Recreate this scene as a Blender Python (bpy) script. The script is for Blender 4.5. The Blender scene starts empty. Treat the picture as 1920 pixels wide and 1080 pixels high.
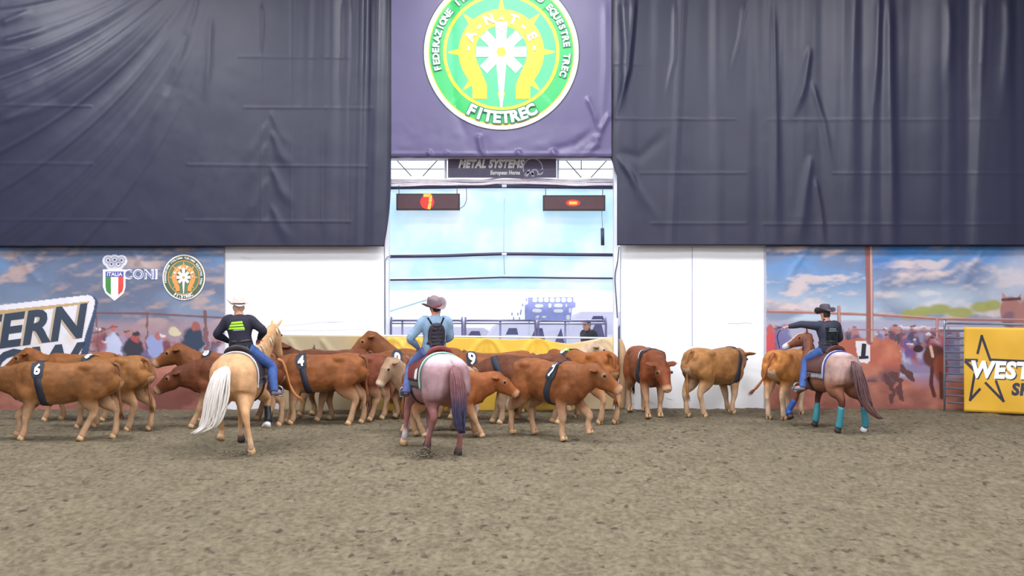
import bpy, bmesh, math, random
import numpy as np
from mathutils import Vector, Matrix
from mathutils.bvhtree import BVHTree

# ------------------------------------------------------------------ camera, world, lights, exposure
C = bpy.context.scene.collection
SC = bpy.context.scene
FPX, HOR, CH = 2200.0, 540.0, 2.5
YW = 24.44                                   # face of the end wall

cam = bpy.data.objects.new('camera', bpy.data.cameras.new('camera'))
C.objects.link(cam)
cam.location = (0, 0, CH); cam.rotation_euler = (math.radians(90), 0, 0)
cam.data.sensor_width = 36; cam.data.lens = FPX / 1920 * 36; cam.data.clip_end = 300
SC.camera = cam

SC.view_settings.view_transform = 'Standard'
SC.view_settings.look = 'None'
SC.view_settings.gamma = 1
SC.view_settings.use_curve_mapping = False
SC.view_settings.exposure = 0.0

wd = bpy.data.worlds.new('world'); SC.world = wd; wd.use_nodes = True
bg = wd.node_tree.nodes['Background']
bg.inputs['Color'].default_value = (0.86, 0.94, 1.0, 1); bg.inputs['Strength'].default_value = 1.35

def area(name, loc, rot, sx, sy, power, col=(1, 1, 1)):
    l = bpy.data.lights.new(name, 'AREA'); l.shape = 'RECTANGLE'; l.size = sx; l.size_y = sy
    l.energy = power; l.color = col
    o = bpy.data.objects.new(name, l); C.objects.link(o); o.location = loc; o.rotation_euler = rot
    return o
LCOL = (0.97, 0.975, 1.0)
for lx in (-8.0, 0.0, 8.0):
    for ly, pw in ((4.0, 470), (11.0, 540), (18.0, 560)):
        area('hall_lamp', (lx, ly, 9.6), (math.radians(8), 0, 0), 3.6, 1.6, pw, LCOL)
area('end_lamp', (0.0, 20.6, 9.4), (math.radians(30), 0, 0), 3.0, 0.8, 210, LCOL)
area('end_lamp', (-10.5, 20.6, 9.4), (math.radians(30), 0, 0), 2.0, 0.8, 200, LCOL)
area('front_fill', (0.0, -2.5, 7.5), (math.radians(62), 0, 0), 16.0, 3.0, 1000, LCOL)  # unseen broad fill added on the camera side to brighten walls and herd

sun = bpy.data.lights.new('sun', 'SUN'); sun.energy = 3.2; sun.angle = 0.02; sun.color = (1.0, 0.98, 0.95)
so = bpy.data.objects.new('sun', sun); C.objects.link(so); so.rotation_euler = (math.radians(38), 0, math.radians(-12))

# ------------------------------------------------------------------ small helpers
rnd = random.Random(7)
def G(px, py):                                # ground point under a pixel
    s = (py - HOR) / CH
    return ((px - 960) / s, FPX / s)
def X(px, Y): return (px - 960) * Y / FPX
def Z(py, Y): return CH - (py - HOR) * Y / FPX
def tag(o, label=None, cat=None, group=None, kind=None):
    if label: o['label'] = label
    if cat: o['category'] = cat
    if group: o['group'] = group
    if kind: o['kind'] = kind
    return o
def empty(name, loc=(0, 0, 0), rz=0, sc=1):
    o = bpy.data.objects.new(name, None); C.objects.link(o)
    o.location = loc; o.rotation_euler = (0, 0, rz); o.scale = (sc, sc, sc); o.empty_display_size = 0.2
    return o
def link(name, me, mat=None, parent=None, smooth=True):
    o = bpy.data.objects.new(name, me); C.objects.link(o)
    if mat: 
        me.materials.clear(); me.materials.append(mat)
    if parent: o.parent = parent
    if smooth and len(me.polygons): me.polygons.foreach_set('use_smooth', [True] * len(me.polygons))
    me.update()
    return o

class Sh:
    def __init__(s): s.V = []; s.F = []
    def add(s, vs, fs):
        n = len(s.V); s.V += [tuple(v) for v in vs]; s.F += [tuple(i + n for i in f) for f in fs]; return s
    def mesh(s, name='m'):
        me = bpy.data.meshes.new(name); me.from_pydata(s.V, [], s.F); me.update(); return me
    def build(s, name, mat, parent=None, smooth=True): return link(name, s.mesh(name), mat, parent, smooth)
    def box(s, a, b):
        x0, y0, z0 = a; x1, y1, z1 = b
        return s.add([(x0,y0,z0),(x1,y0,z0),(x1,y1,z0),(x0,y1,z0),(x0,y0,z1),(x1,y0,z1),(x1,y1,z1),(x0,y1,z1)],
                     [(0,3,2,1),(4,5,6,7),(0,1,5,4),(1,2,6,5),(2,3,7,6),(3,0,4,7)])
    def loft(s, pts, rad, side=(0, 1, 0), n=12, sub=3, power=1.0):
        """closed tube through pts; rad = (lateral, other) half sizes, side = lateral direction"""
        P = [Vector(p) for p in pts]; R = [r if isinstance(r, (tuple, list)) else (r, r) for r in rad]
        Q, RR = [], []
        m = len(P)
        def cr(a, b, c, d, t): return 0.5*((2*b)+(c-a)*t+(2*a-5*b+4*c-d)*t*t+(3*b-a-3*c+d)*t*t*t)
        for i in range(m-1):
            a = max(i-1, 0); d = min(i+2, m-1)
            for k in range(sub):
                t = k/sub
                Q.append(Vector([cr(P[a][j], P[i][j], P[i+1][j], P[d][j], t) for j in range(3)]))
                RR.append([max(cr(R[a][j], R[i][j], R[i+1][j], R[d][j], t), min(R[i][j], R[i+1][j])*0.7) for j in range(2)])
        Q.append(P[-1]); RR.append(R[-1])
        sv = Vector(side); vs, fs = [], []
        for i, q in enumerate(Q):
            T = (Q[min(i+1, len(Q)-1)] - Q[max(i-1, 0)]).normalized()
            S = sv - T*sv.dot(T)
            if S.length < 1e-3: S = Vector((1,0,0)) - T*T.x
            S.normalize(); B = T.cross(S)
            for k in range(n):
                a = 2*math.pi*k/n; c, d = math.cos(a), math.sin(a)
                c = math.copysign(abs(c)**power, c); d = math.copysign(abs(d)**power, d)
                vs.append(q + S*(c*RR[i][0]) + B*(d*RR[i][1]))
        L = len(Q)
        for i in range(L-1):
            for k in range(n):
                k2 = (k+1) % n
                fs.append((i*n+k, i*n+k2, (i+1)*n+k2, (i+1)*n+k))
        fs.append(tuple(reversed(range(n)))); fs.append(tuple((L-1)*n+k for k in range(n)))
        return s.add(vs, fs)
    def tube(s, pts, r, n=8, sub=1):
        rr = r if isinstance(r, (list, tuple)) else [r]*len(pts)
        d = Vector(pts[-1]) - Vector(pts[0])
        side = (0, 1, 0) if abs(d.normalized().y) < 0.8 else (0, 0, 1)
        return s.loft(pts, rr, side, n, sub)
    def ball(s, c, r, n=10, m=7):
        rx, ry, rz = r if isinstance(r, (tuple, list)) else (r, r, r)
        vs = [(c[0], c[1], c[2]-rz)]; fs = []
        for i in range(1, m):
            t = -math.pi/2 + math.pi*i/m
            for k in range(n):
                a = 2*math.pi*k/n
                vs.append((c[0]+rx*math.cos(t)*math.cos(a), c[1]+ry*math.cos(t)*math.sin(a), c[2]+rz*math.sin(t)))
        vs.append((c[0], c[1], c[2]+rz)); top = len(vs)-1
        for k in range(n):
            k2 = (k+1) % n
            fs.append((0, 1+k2, 1+k)); fs.append((top, 1+(m-2)*n+k, 1+(m-2)*n+k2))
            for i in range(m-2): fs.append((1+i*n+k, 1+i*n+k2, 1+(i+1)*n+k2, 1+(i+1)*n+k))
        return s.add(vs, fs)

def remesh(sh, voxel, smooth_it=4, factor=0.5):
    me = sh.mesh('tmp'); o = bpy.data.objects.new('tmp', me); C.objects.link(o)
    m = o.modifiers.new('r', 'REMESH'); m.mode = 'VOXEL'; m.voxel_size = voxel
    if smooth_it:
        m2 = o.modifiers.new('s', 'SMOOTH'); m2.factor = factor; m2.iterations = smooth_it
    dg = bpy.context.evaluated_depsgraph_get()
    out = bpy.data.meshes.new_from_object(o.evaluated_get(dg))
    bpy.data.objects.remove(o); bpy.data.meshes.remove(me)
    return out
def coords(me):
    a = np.empty(len(me.vertices)*3); me.vertices.foreach_get('co', a); return a.reshape(-1, 3)
def setcol(me, rgb):
    rgb = np.clip(rgb, 0, 1)
    at = me.color_attributes.new('Col', 'FLOAT_COLOR', 'POINT')
    at.data.foreach_set('color', np.hstack([rgb, np.ones((len(rgb), 1))]).astype(np.float32).ravel())
def bvh_of(me):
    return BVHTree.FromPolygons([v.co.copy() for v in me.vertices], [tuple(p.vertices) for p in me.polygons])

# ------------------------------------------------------------------ materials
def srgb(r, g, b):
    return tuple(((c/255)/12.92 if c/255 <= 0.04045 else ((c/255+0.055)/1.055)**2.4) for c in (r, g, b))
MATS = {}
def mat(name, col=None, rough=0.6, metal=0.0, var=0.12, scale=6.0, bump=0.0, bscale=40.0, vcol=False, emit=None, spec=0.5, sheen=0.0, stretch=None):
    if name in MATS: return MATS[name]
    m = bpy.data.materials.new(name); m.use_nodes = True; nt = m.node_tree; N = nt.nodes; L = nt.links
    b = N['Principled BSDF']; b.inputs['Roughness'].default_value = rough; b.inputs['Metallic'].default_value = metal
    b.inputs['Specular IOR Level'].default_value = spec
    if sheen: b.inputs['Sheen Weight'].default_value = sheen
    tc = N.new('ShaderNodeTexCoord'); nz = N.new('ShaderNodeTexNoise'); nz.inputs['Scale'].default_value = scale; nz.inputs['Detail'].default_value = 4
    src = tc.outputs['Object']
    if stretch:
        mp = N.new('ShaderNodeMapping'); mp.inputs['Scale'].default_value = stretch; L.new(src, mp.inputs['Vector']); src = mp.outputs['Vector']
    L.new(src, nz.inputs['Vector'])
    mr = N.new('ShaderNodeMapRange'); mr.inputs['From Min'].default_value = 0.3; mr.inputs['From Max'].default_value = 0.7
    mr.inputs['To Min'].default_value = 1-var; mr.inputs['To Max'].default_value = 1+var*0.6; L.new(nz.outputs['Fac'], mr.inputs['Value'])
    vm = N.new('ShaderNodeVectorMath'); vm.operation = 'SCALE'
    if vcol:
        at = N.new('ShaderNodeAttribute'); at.attribute_name = 'Col'; L.new(at.outputs['Color'], vm.inputs[0])
    else: vm.inputs[0].default_value = col
    L.new(mr.outputs['Result'], vm.inputs['Scale']); L.new(vm.outputs['Vector'], b.inputs['Base Color'])
    if bump:
        n2 = N.new('ShaderNodeTexNoise'); n2.inputs['Scale'].default_value = bscale; n2.inputs['Detail'].default_value = 3
        L.new(src, n2.inputs['Vector'])
        bp = N.new('ShaderNodeBump'); bp.inputs['Strength'].default_value = bump; bp.inputs['Distance'].default_value = 0.01
        L.new(n2.outputs['Fac'], bp.inputs['Height']); L.new(bp.outputs['Normal'], b.inputs['Normal'])
    if emit:
        b.inputs['Emission Color'].default_value = (*emit[0], 1); b.inputs['Emission Strength'].default_value = emit[1]
    MATS[name] = m; return m

M_hide = mat('animal_hide', vcol=True, rough=0.6, var=0.2, scale=9, bump=0.45, bscale=50, spec=0.25)
M_print = mat('mural_print', vcol=True, rough=0.5, var=0.03, scale=3, spec=0.3)
M_hoofl = mat('pale_hoof', srgb(196, 160, 120), 0.6)
M_hoofd = mat('dark_hoof', srgb(62, 52, 48), 0.6)
M_eye = mat('eye', (0.006, 0.004, 0.003), 0.15)
M_strap = mat('strap_webbing', srgb(38, 42, 56), 0.7)
M_white = mat('white_print', (0.88, 0.89, 0.92), 0.6, var=0.03)
M_skin = mat('skin', srgb(205, 145, 120), 0.5, var=0.08)
M_steel = mat('galvanised_tube', srgb(150, 158, 175), 0.35, 0.7, var=0.1)
M_leather = mat('brown_leather', srgb(84, 42, 34), 0.45, bump=0.3)
M_dleather = mat('dark_leather', srgb(44, 32, 34), 0.45, bump=0.3)
M_black = mat('black_plastic', srgb(30, 28, 34), 0.5)

# ------------------------------------------------------------------ animals
def coat(me, base, leg, spec, kind, eyes, muzzle, poll, extra=None):
    P = coords(me); n = len(P); base = np.array(base); col = np.tile(base, (n, 1))
    r = np.random.RandomState(int(abs(P[0].sum()*1e4)) % 10000)
    def blend(mask, c):
        nonlocal col; mask = np.clip(mask, 0, 1)[:, None]; col = col*(1-mask) + np.array(c)*mask
    z = P[:, 2]
    ph = r.rand(6)*6
    w = 0.5+0.25*np.sin(P[:,0]*5+ph[0]+2*np.sin(P[:,2]*4+ph[1]))+0.25*np.sin(P[:,2]*7+ph[2]+P[:,0]*3)
    col *= (0.84+0.24*w)[:, None]*(1+0.25*fbm(P[:,0]+P[:,1], z, 404, 6.0, 3))[:, None]
    if kind == 'cow':
        legm = np.clip((0.70-z)/0.30, 0, 1)*np.clip((np.abs(P[:,1])-0.02)/0.05, 0, 1)
        blend(legm*0.8, leg)
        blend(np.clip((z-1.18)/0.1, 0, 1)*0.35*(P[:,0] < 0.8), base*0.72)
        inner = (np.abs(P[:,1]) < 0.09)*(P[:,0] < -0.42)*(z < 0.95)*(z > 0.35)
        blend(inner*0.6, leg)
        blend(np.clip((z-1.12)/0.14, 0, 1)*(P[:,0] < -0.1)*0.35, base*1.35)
        blend(np.clip(fbm(P[:,0]*1.0+P[:,1], z, 77, 2.6, 3)*2.2, 0, 1)*0.45, base*0.62)
        for e in eyes:
            d = np.linalg.norm(P-np.array(e), axis=1); blend(np.clip((0.065-d)/0.04, 0, 1)*0.45, np.array(leg))
        d = np.linalg.norm(P-np.array(muzzle), axis=1); blend(np.clip((0.14-d)/0.05, 0, 1)*0.75, np.array(leg)*1.1)
        d = np.linalg.norm(P-np.array(poll), axis=1); blend(np.clip((0.14-d)/0.06, 0, 1)*0.4, base*0.6)
    if extra is not None: col = extra(P, col, blend) if extra.__code__.co_argcount == 3 else col
    setcol(me, col)

def anim_frame(yaw, pitch):
    D = Vector((math.cos(pitch)*math.cos(yaw), math.cos(pitch)*math.sin(yaw), math.sin(pitch)))
    S = Vector((-math.sin(yaw), math.cos(yaw), 0)); U = D.cross(S)
    return D, S, U

def legs_cow(sh, legs, hooves, LX=0.86):
    for i, (dx, lift) in enumerate(legs):
        sy = 1 if i % 2 == 0 else -1
        if i < 2:
            kx = 0.55+dx*0.5+(0.12 if lift else 0); kz = 0.37+lift*0.45
            ft = Vector((0.545+dx-(0.06 if lift else 0), sy*0.135, 0.12+lift)); 
            pts = [(0.60, sy*0.13, 1.02), (0.55, sy*0.17, 0.80), (0.51+dx*0.2, sy*0.165, 0.62), (kx, sy*0.15, kz), ((kx+ft.x)/2-0.005, sy*0.14, (kz+ft.z)/2), ft]
            rad = [(0.07,0.16), (0.10,0.17), (0.085,0.11), (0.062,0.070), (0.044,0.050), (0.052,0.060)]
            hd = 0.03
        else:
            kx = -0.77+dx*0.65; kz = 0.47+lift*0.3
            ft = Vector((-0.71+dx, sy*0.14, 0.12+lift))
            pts = [(-0.58, sy*0.13, 1.08), (-0.56+dx*0.1, sy*0.165, 0.86), (-0.58+dx*0.3, sy*0.16, 0.66), (kx, sy*0.145, kz), ((kx+ft.x)/2, sy*0.14, (kz+ft.z)/2), ft]
            rad = [(0.13,0.25), (0.145,0.27), (0.11,0.18), (0.058,0.085), (0.044,0.054), (0.052,0.060)]
            hd = 0.03
        end = Vector((ft.x+hd, ft.y, ft.z-0.07))
        pts.append(tuple(end)); rad.append((0.054, 0.062))
        off = (0.55 if i < 2 else -0.62)*(LX-1)
        pts = [(p[0]+off, p[1], p[2]) for p in pts]; ft = Vector((ft.x+off, ft.y, ft.z))
        sh.loft(pts, rad, (0, 1, 0), 12, 3)
        h = Sh(); 
        for sc in (-1, 1):
            h.loft([(ft.x+hd-0.005, ft.y+sc*0.026, ft.z-0.05), (ft.x+hd+0.012, ft.y+sc*0.028, ft.z-0.09), (ft.x+hd+0.025, ft.y+sc*0.03, ft.z-0.12)], [(0.022,0.046), (0.027,0.056), (0.029,0.062)], (0,1,0), 8, 1)
        hooves.append(h)

def strap_at(me, bvh, x0, side, parent, slant=0.08, w=0.06, number=None, back=0.0, ang=58, nsize=0.26):
    def hit(x, th):
        c = Vector((x, 0, 0.93)); d = Vector((0, side*math.cos(th), math.sin(th)))
        r = bvh.ray_cast(c, d, 1.0)
        lim = 0.47 if d.z > -0.2 else 0.39
        if r[0] is None or (r[0]-c).length > lim: return (c+d*min(lim, 0.33 if r[0] is None else lim), d)
        return (r[0], (r[1] if r[1].dot(d) > 0 else d))
    sh = Sh(); n = 40; vs = []
    for i in range(n):
        th = 2*math.pi*i/n
        for j in range(3):
            x = x0 + (j-1)*w + slant*math.sin(th)
            p, nn = hit(x, th); vs.append(p + nn*0.014)
        for j in range(3):
            x = x0 + (1-j)*w + slant*math.sin(th)
            p, nn = hit(x, th); vs.append(p - nn*0.004)
    fs = [(i*6+j, i*6+(j+1) % 6, ((i+1) % n)*6+(j+1) % 6, ((i+1) % n)*6+j) for i in range(n) for j in range(6)]
    st = sh.add(vs, fs).build('number_strap', M_strap, parent)
    if number:
        a0 = math.radians(ang)
        V, F = text_geo(number, 1.0, 0.035)
        R = 0.33
        def put(V, off, sc):
            out = []
            for (u, v) in V:
                th = a0 + v*sc/R; x = x0 + slant*math.sin(th) - side*u*sc*0.92
                p, nn = hit(x, th); out.append(p + nn*off)
            return out
        pV, pF = patch_grid(-0.40, 0.40, -0.56, 0.56, 8)
        Sh().add(put([(a, b) for a, b in pV], 0.018, nsize), pF).build('number_panel', M_strap, st)
        V, F = refine(V, F, 0.12)
        Sh().add(put(V, 0.036, nsize), F).build('number', M_white, st)
    return st

def patch_grid(x0, x1, y0, y1, n):
    V = [(x0+(x1-x0)*i/n, y0+(y1-y0)*j/n) for j in range(n+1) for i in range(n+1)]
    # rounded outline
    V = [(u, v) if abs(u) < x1 or abs(v) < y1 else (u*0.86, v*0.86) for u, v in V]
    F = [(j*(n+1)+i, j*(n+1)+i+1, (j+1)*(n+1)+i+1, (j+1)*(n+1)+i) for j in range(n) for i in range(n)]
    return V, F

_tc = {}
def text_geo(s, size=1.0, bold=0.0, shear=0.0, align='CENTER'):
    """2D outline mesh of a text, centred; cap height about 0.7*size"""
    key = (s, bold, shear, align)
    if key not in _tc:
        cu = bpy.data.curves.new('t', 'FONT'); cu.body = s; cu.size = 1.0; cu.offset = bold; cu.shear = shear; cu.resolution_u = 3
        cu.align_x = align
        if bold: cu.space_character = 1.0+bold*1.6
        o = bpy.data.objects.new('t', cu); C.objects.link(o)
        dg = bpy.context.evaluated_depsgraph_get()
        me = bpy.data.meshes.new_from_object(o.evaluated_get(dg))
        V = [(v.co.x, v.co.y-0.35) for v in me.vertices]; F = [tuple(p.vertices) for p in me.polygons]
        bpy.data.objects.remove(o); bpy.data.curves.remove(cu); bpy.data.meshes.remove(me)
        _tc[key] = (V, F)
    V, F = _tc[key]
    return [(x*size, y*size) for x, y in V], F
def refine(V, F, step):
    bm = bmesh.new(); vs = [bm.verts.new((x, y, 0)) for x, y in V]
    for f in F:
        try: bm.faces.new([vs[i] for i in f])
        except Exception: pass
    xs = [v[0] for v in V]; ys = [v[1] for v in V]
    for ax, lo, hi in ((0, min(xs), max(xs)), (1, min(ys), max(ys))):
        c = lo+step
        while c < hi:
            co = (c, 0, 0) if ax == 0 else (0, c, 0); no = (1, 0, 0) if ax == 0 else (0, 1, 0)
            bmesh.ops.bisect_plane(bm, geom=bm.verts[:]+bm.edges[:]+bm.faces[:], plane_co=co, plane_no=no)
            c += step
    bm.verts.index_update(); bm.verts.ensure_lookup_table()
    out = [(v.co.x, v.co.y) for v in bm.verts]; ff = [tuple(v.index for v in f.verts) for f in bm.faces]
    bm.free(); return out, ff

RED = srgb(134, 80, 44); DRED = srgb(104, 58, 36); BROWN = srgb(132, 86, 48)
PALE = srgb(204, 166, 132)
def cow(label, px, py, deg, sc=1.0, col=RED, leg=PALE, legs=((0.1,0),(-0.12,0),(-0.12,0),(0.14,0)), head=(1.02, 0, 1.20), lx=0.86, yaw=0, pitch=-42,
        number=None, strap=None, side=1, tail='down', slant=0.08, ang=58, horns=False, name='steer', fat=1.0, tailcol=None, nsize=0.26, group='red beef cattle of the herd'):
    gx, gy = G(px, py)
    root = empty(name, (gx, gy, 0), math.radians(deg), sc)
    tag(root, label, 'cow', group)
    sh = Sh()
    st = [(-0.91,1.18,0.95,.11), (-0.86,1.275,.80,.22), (-0.66,1.315,.72,.275), (-0.40,1.30,.69,.262), (-0.10,1.27,.60,.30*fat), (.22,1.27,.56,.295*fat), (.48,1.30,.565,.255), (.68,1.28,.60,.21), (.83,1.21,.67,.16), (.91,1.10,.80,.09)]
    sh.loft([(x*lx, 0, (t+b)/2) for x, t, b, w in st], [(w, (t-b)/2) for x, t, b, w in st], (0,1,0), 20, 3, 0.85)
    for s in (-1, 1):
        sh.ball((-0.46*lx, s*0.185, 1.195), (.17, .075, .085)); sh.ball((0.50*lx, s*0.185, 1.0), (.17, .075, .27)); sh.ball((-0.80*lx, s*0.12, 1.12), (.11, .07, .13)); sh.ball((-0.50*lx, s*0.19, 0.88), (.16, .10, .20))
    hooves = []; legs_cow(sh, legs, hooves, lx)
    H = Vector(head); D, S, U = anim_frame(math.radians(yaw), math.radians(pitch))
    q = lx; K = 1.16
    mid = (Vector((0.72*q, 0, 1.0))+H)/2
    nd = (H - Vector((0.5*q, 0, 1.02))); ns = Vector((0,0,1)).cross(nd).normalized() if nd.length > 0 else Vector((0,1,0))
    sh.loft([(0.42*q, 0, 0.98), (0.70*q, 0, 0.985), tuple(mid-Vector((0,0,0.045))), tuple(H-Vector((0,0,0.035))), tuple(H+D*0.07-U*0.01)], [(.22,.29), (.185,.285), (.150,.245), (.122,.185), (.10,.13)], tuple(ns), 14, 3)
    sh.loft([H-D*0.035*K, H+D*0.05*K-U*.012, H+D*0.15*K-U*0.03, H+D*0.26*K-U*.022, H+D*0.36*K-U*0.012, H+D*0.43*K-U*.008, H+D*0.47*K-U*.008], [(.10*K,.07*K), (.122*K,.11*K), (.120*K,.148*K), (.092*K,.120*K), (.076*K,.092*K), (.080*K,.084*K), (.060*K,.060*K)], tuple(S), 14, 3, 0.85)
    sh.ball(H+D*0.0+U*0.075, (.05, .05, .035))
    for s in (-1, 1):
        sh.ball(H+D*0.145*K+S*s*0.092*K+U*0.055, (.035, .03, .03))
        e0 = H + S*s*0.10 + U*0.03 + D*0.01; ed = (S*s - U*0.22 - D*0.30).normalized()
        sh.loft([e0, e0+ed*0.06, e0+ed*0.13, e0+ed*0.19, e0+ed*0.24], [(.038,.03), (.066,.028), (.080,.024), (.060,.02), (.015,.012)], tuple(D+U*0.4), 8, 2)
    # dewlap
    sh.loft([(0.78*q,0,0.70), tuple(mid-Vector((0,0,0.23))), tuple(H+D*0.12-U*0.16)], [(.03,.09), (.03,.06), (.03,.03)], tuple(ns), 8, 3)
    me = remesh(sh, 0.02, 4)
    P = coords(me); N = np.empty(len(P)*3); me.vertices.foreach_get('normal', N); N = N.reshape(-1, 3)
    sd_ = int(abs(px)) % 97; w = 0.022*fbm(P[:,0]+0.6*P[:,1], P[:,2], sd_, 4.2, 3)*np.clip((P[:,2]-0.4)/0.3, 0, 1)*(P[:,0] < 0.75)
    me.vertices.foreach_set('co', (P+N*w[:, None]).ravel()); me.update()
    eyes = [H + D*0.155*K + S*s*0.120*K + U*0.050 for s in (-1, 1)]
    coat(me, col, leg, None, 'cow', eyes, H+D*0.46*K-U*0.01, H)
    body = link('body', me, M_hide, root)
    bv = bvh_of(me)
    for e, s in zip(eyes, (-1, 1)):
        Sh().ball(e+S*s*0.006, 0.026, 8, 6).build('eye', M_eye, root)
    Sh().loft([H+D*0.452*K-U*.008, H+D*0.482*K-U*.008], [(.058,.045), (.035,.028)], tuple(S), 10, 1).build('nose', mat('pink_nose', srgb(190,140,125), 0.4), root)
    if horns:
        for s in (-1, 1):
            Sh().loft([H+S*s*0.06+U*0.09, H+S*s*0.12+U*0.13, H+S*s*0.15+U*0.19], [.018, .014, .005], tuple(D), 8, 2).build('horn', mat('horn', srgb(220,205,180), 0.4), root)
    for h in hooves: h.build('hoof', M_hoofl, root)
    tc_ = tailcol or tuple(c*0.8 for c in col)
    tp = {'down': [(-0.84,0,1.245), (-0.92,0,1.20), (-0.955,0.01,1.02), (-0.93,0.02,0.78), (-0.95,0.0,0.55), (-0.95,-0.02,0.38)],
          'left': [(-0.84,0,1.245), (-0.93,0,1.19), (-0.97,0.07,1.0), (-0.99,0.14,0.80), (-1.02,0.26,0.62), (-1.03,0.38,0.50)],
          'back': [(-0.84,0,1.245), (-0.93,0,1.20), (-1.0,0.0,1.02), (-1.06,0.0,0.80), (-1.15,0.02,0.62), (-1.27,0.02,0.50)]}[tail]
    tp = [(a+0.84*(1-lx), b, c) for a, b, c in tp]
    ts = Sh().loft(tp, [.035, .030, .022, .017, .028, .006], (0,1,0), 8, 3)
    tail_o = ts.build('tail', mat('hide_%02x%02x%02x' % tuple(int(255*c) for c in tc_), tc_, 0.7, var=0.15, scale=12), root)
    hs = Sh(); e = Vector(tp[-2]); d = (Vector(tp[-1])-e)
    for i in range(26):
        j = Vector([rnd.uniform(-.03, .03) for _ in range(3)])
        hs.tube([tuple(e), tuple(e+d*0.6+j*0.7), tuple(e+d*1.25+j*1.4)], [.006, .007, .002], 4)
    hs.build('tail_switch', mat('hide_%02x%02x%02x' % tuple(int(255*c) for c in tc_), tc_, 0.7), tail_o)
    if strap is not None: strap_at(me, bv, strap, side, root, slant, number=number, ang=ang, nsize=nsize)
    return root

# ------------------------------------------------------------------ cloth and print helpers
def vnoise(x, seed, f):
    r = np.random.RandomState(seed); t = r.rand(4096)*2-1
    u = x*f+1000; i = np.floor(u).astype(int); a = u-i; a = a*a*(3-2*a)
    return t[i % 4096]*(1-a)+t[(i+1) % 4096]*a
def noise2(x, y, seed, f):
    r = np.random.RandomState(seed); t = r.rand(256, 256)*2-1
    u = x*f+500; v = y*f+500; i = np.floor(u).astype(int); j = np.floor(v).astype(int)
    a = u-i; b = v-j; a = a*a*(3-2*a); b = b*b*(3-2*b)
    g = lambda p, q: t[p % 256, q % 256]
    return (g(i,j)*(1-a)+g(i+1,j)*a)*(1-b)+(g(i,j+1)*(1-a)+g(i+1,j+1)*a)*b
def fbm(x, y, seed, f, o=4, fy=1.0):
    s = 0; a = 1; n = 0
    for k in range(o): s = s+a*noise2(x, y*fy, seed+k, f*2**k); n += a; a *= 0.5
    return s/n
def stroke(x, y, pts, amp, w0, w1=None):
    """a ridge along a polyline; width w0 -> w1; fades at both ends"""
    w1 = w0 if w1 is None else w1
    best = np.zeros_like(x); P = np.array(pts, float); seg = np.linalg.norm(P[1:]-P[:-1], axis=1); tot = seg.sum(); acc = 0
    for k in range(len(P)-1):
        d = P[k+1]-P[k]; t = np.clip(((x-P[k][0])*d[0]+(y-P[k][1])*d[1])/(d@d), 0, 1)
        dist = np.hypot(x-P[k][0]-t*d[0], y-P[k][1]-t*d[1]); g = (acc+t*seg[k])/tot; acc += seg[k]
        w = w0+(w1-w0)*g; v = np.exp(-(dist/w)**2)*np.clip(g/0.15, 0.0, 1)*np.clip((1-g)/0.35, 0, 1)
        best = np.maximum(best, v)
    return amp*best

def cloth(name, x0, x1, y0, y1, step, Y, disp, matl, edge=None, parent=None, paint=None, ystep=None):
    """sheet hung in the plane Y; pixel units of that plane; disp(x, y) in metres towards the hall"""
    nx = int((x1-x0)/step)+1; ny = int((y1-y0)/(ystep or step))+1
    gx, gy = np.meshgrid(np.linspace(x0, x1, nx), np.linspace(y0, y1, ny))
    ex, ey = (gx, gy) if edge is None else edge(gx, gy)
    d = disp(ex, ey)
    P = np.stack([(ex-960)*Y/FPX, Y-d, CH-(ey-HOR)*Y/FPX], -1).reshape(-1, 3)
    idx = np.arange(nx*ny).reshape(ny, nx)
    q = np.stack([idx[:-1,:-1], idx[1:,:-1], idx[1:,1:], idx[:-1,1:]], -1).reshape(-1, 4)
    me = bpy.data.meshes.new(name)
    me.vertices.add(len(P)); me.vertices.foreach_set('co', P.ravel())
    me.loops.add(q.size); me.loops.foreach_set('vertex_index', q.ravel())
    me.polygons.add(len(q)); me.polygons.foreach_set('loop_start', np.arange(0, q.size, 4)); me.update(calc_edges=True); me.validate()
    if paint is not None: setcol(me, paint(ex, ey).reshape(-1, 3))
    o = link(name, me, matl, parent)
    return o
def flat(name, V, F, Y, disp, eps, matl, parent, step=6):
    """print lying on a hung sheet: V in pixel units of the plane"""
    V, F = refine(V, F, step)
    a = np.array(V); d = disp(a[:,0], a[:,1])
    P = [((x-960)*Y/FPX, Y-dd-eps, CH-(y-HOR)*Y/FPX) for (x, y), dd in zip(V, d)]
    F = [tuple(f) for f in F]
    return Sh().add(P, F).build(name, matl, parent, True)
def place_text(s, cx, cy, size, rot=0, bold=0.02, shear=0, sx=1.0):
    V, F = text_geo(s, size, bold, shear); c, d = math.cos(rot), math.sin(rot)
    return [(cx+(x*sx)*c-y*d*1.0, cy-((x*sx)*d+y*c)) for x, y in V], F
def merge(items):
    V, F = [], []
    for v, f in items:
        n = len(V); V += v; F += [tuple(i+n for i in g) for g in f]
    return V, F
def ring(cx, cy, r0, r1, n=96, ry=1.0, m=3):
    V, F = [], []
    for j in range(m+1):
        r = r0+(r1-r0)*j/m
        for k in range(n): a = 2*math.pi*k/n; V.append((cx+r*math.cos(a), cy+r*ry*math.sin(a)))
    for j in range(m):
        for k in range(n): k2 = (k+1) % n; F.append((j*n+k, j*n+k2, (j+1)*n+k2, (j+1)*n+k))
    if r0 < 1e-6:
        pass
    return V, F
def zero(x, y): return np.zeros_like(np.asarray(x, float))
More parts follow.
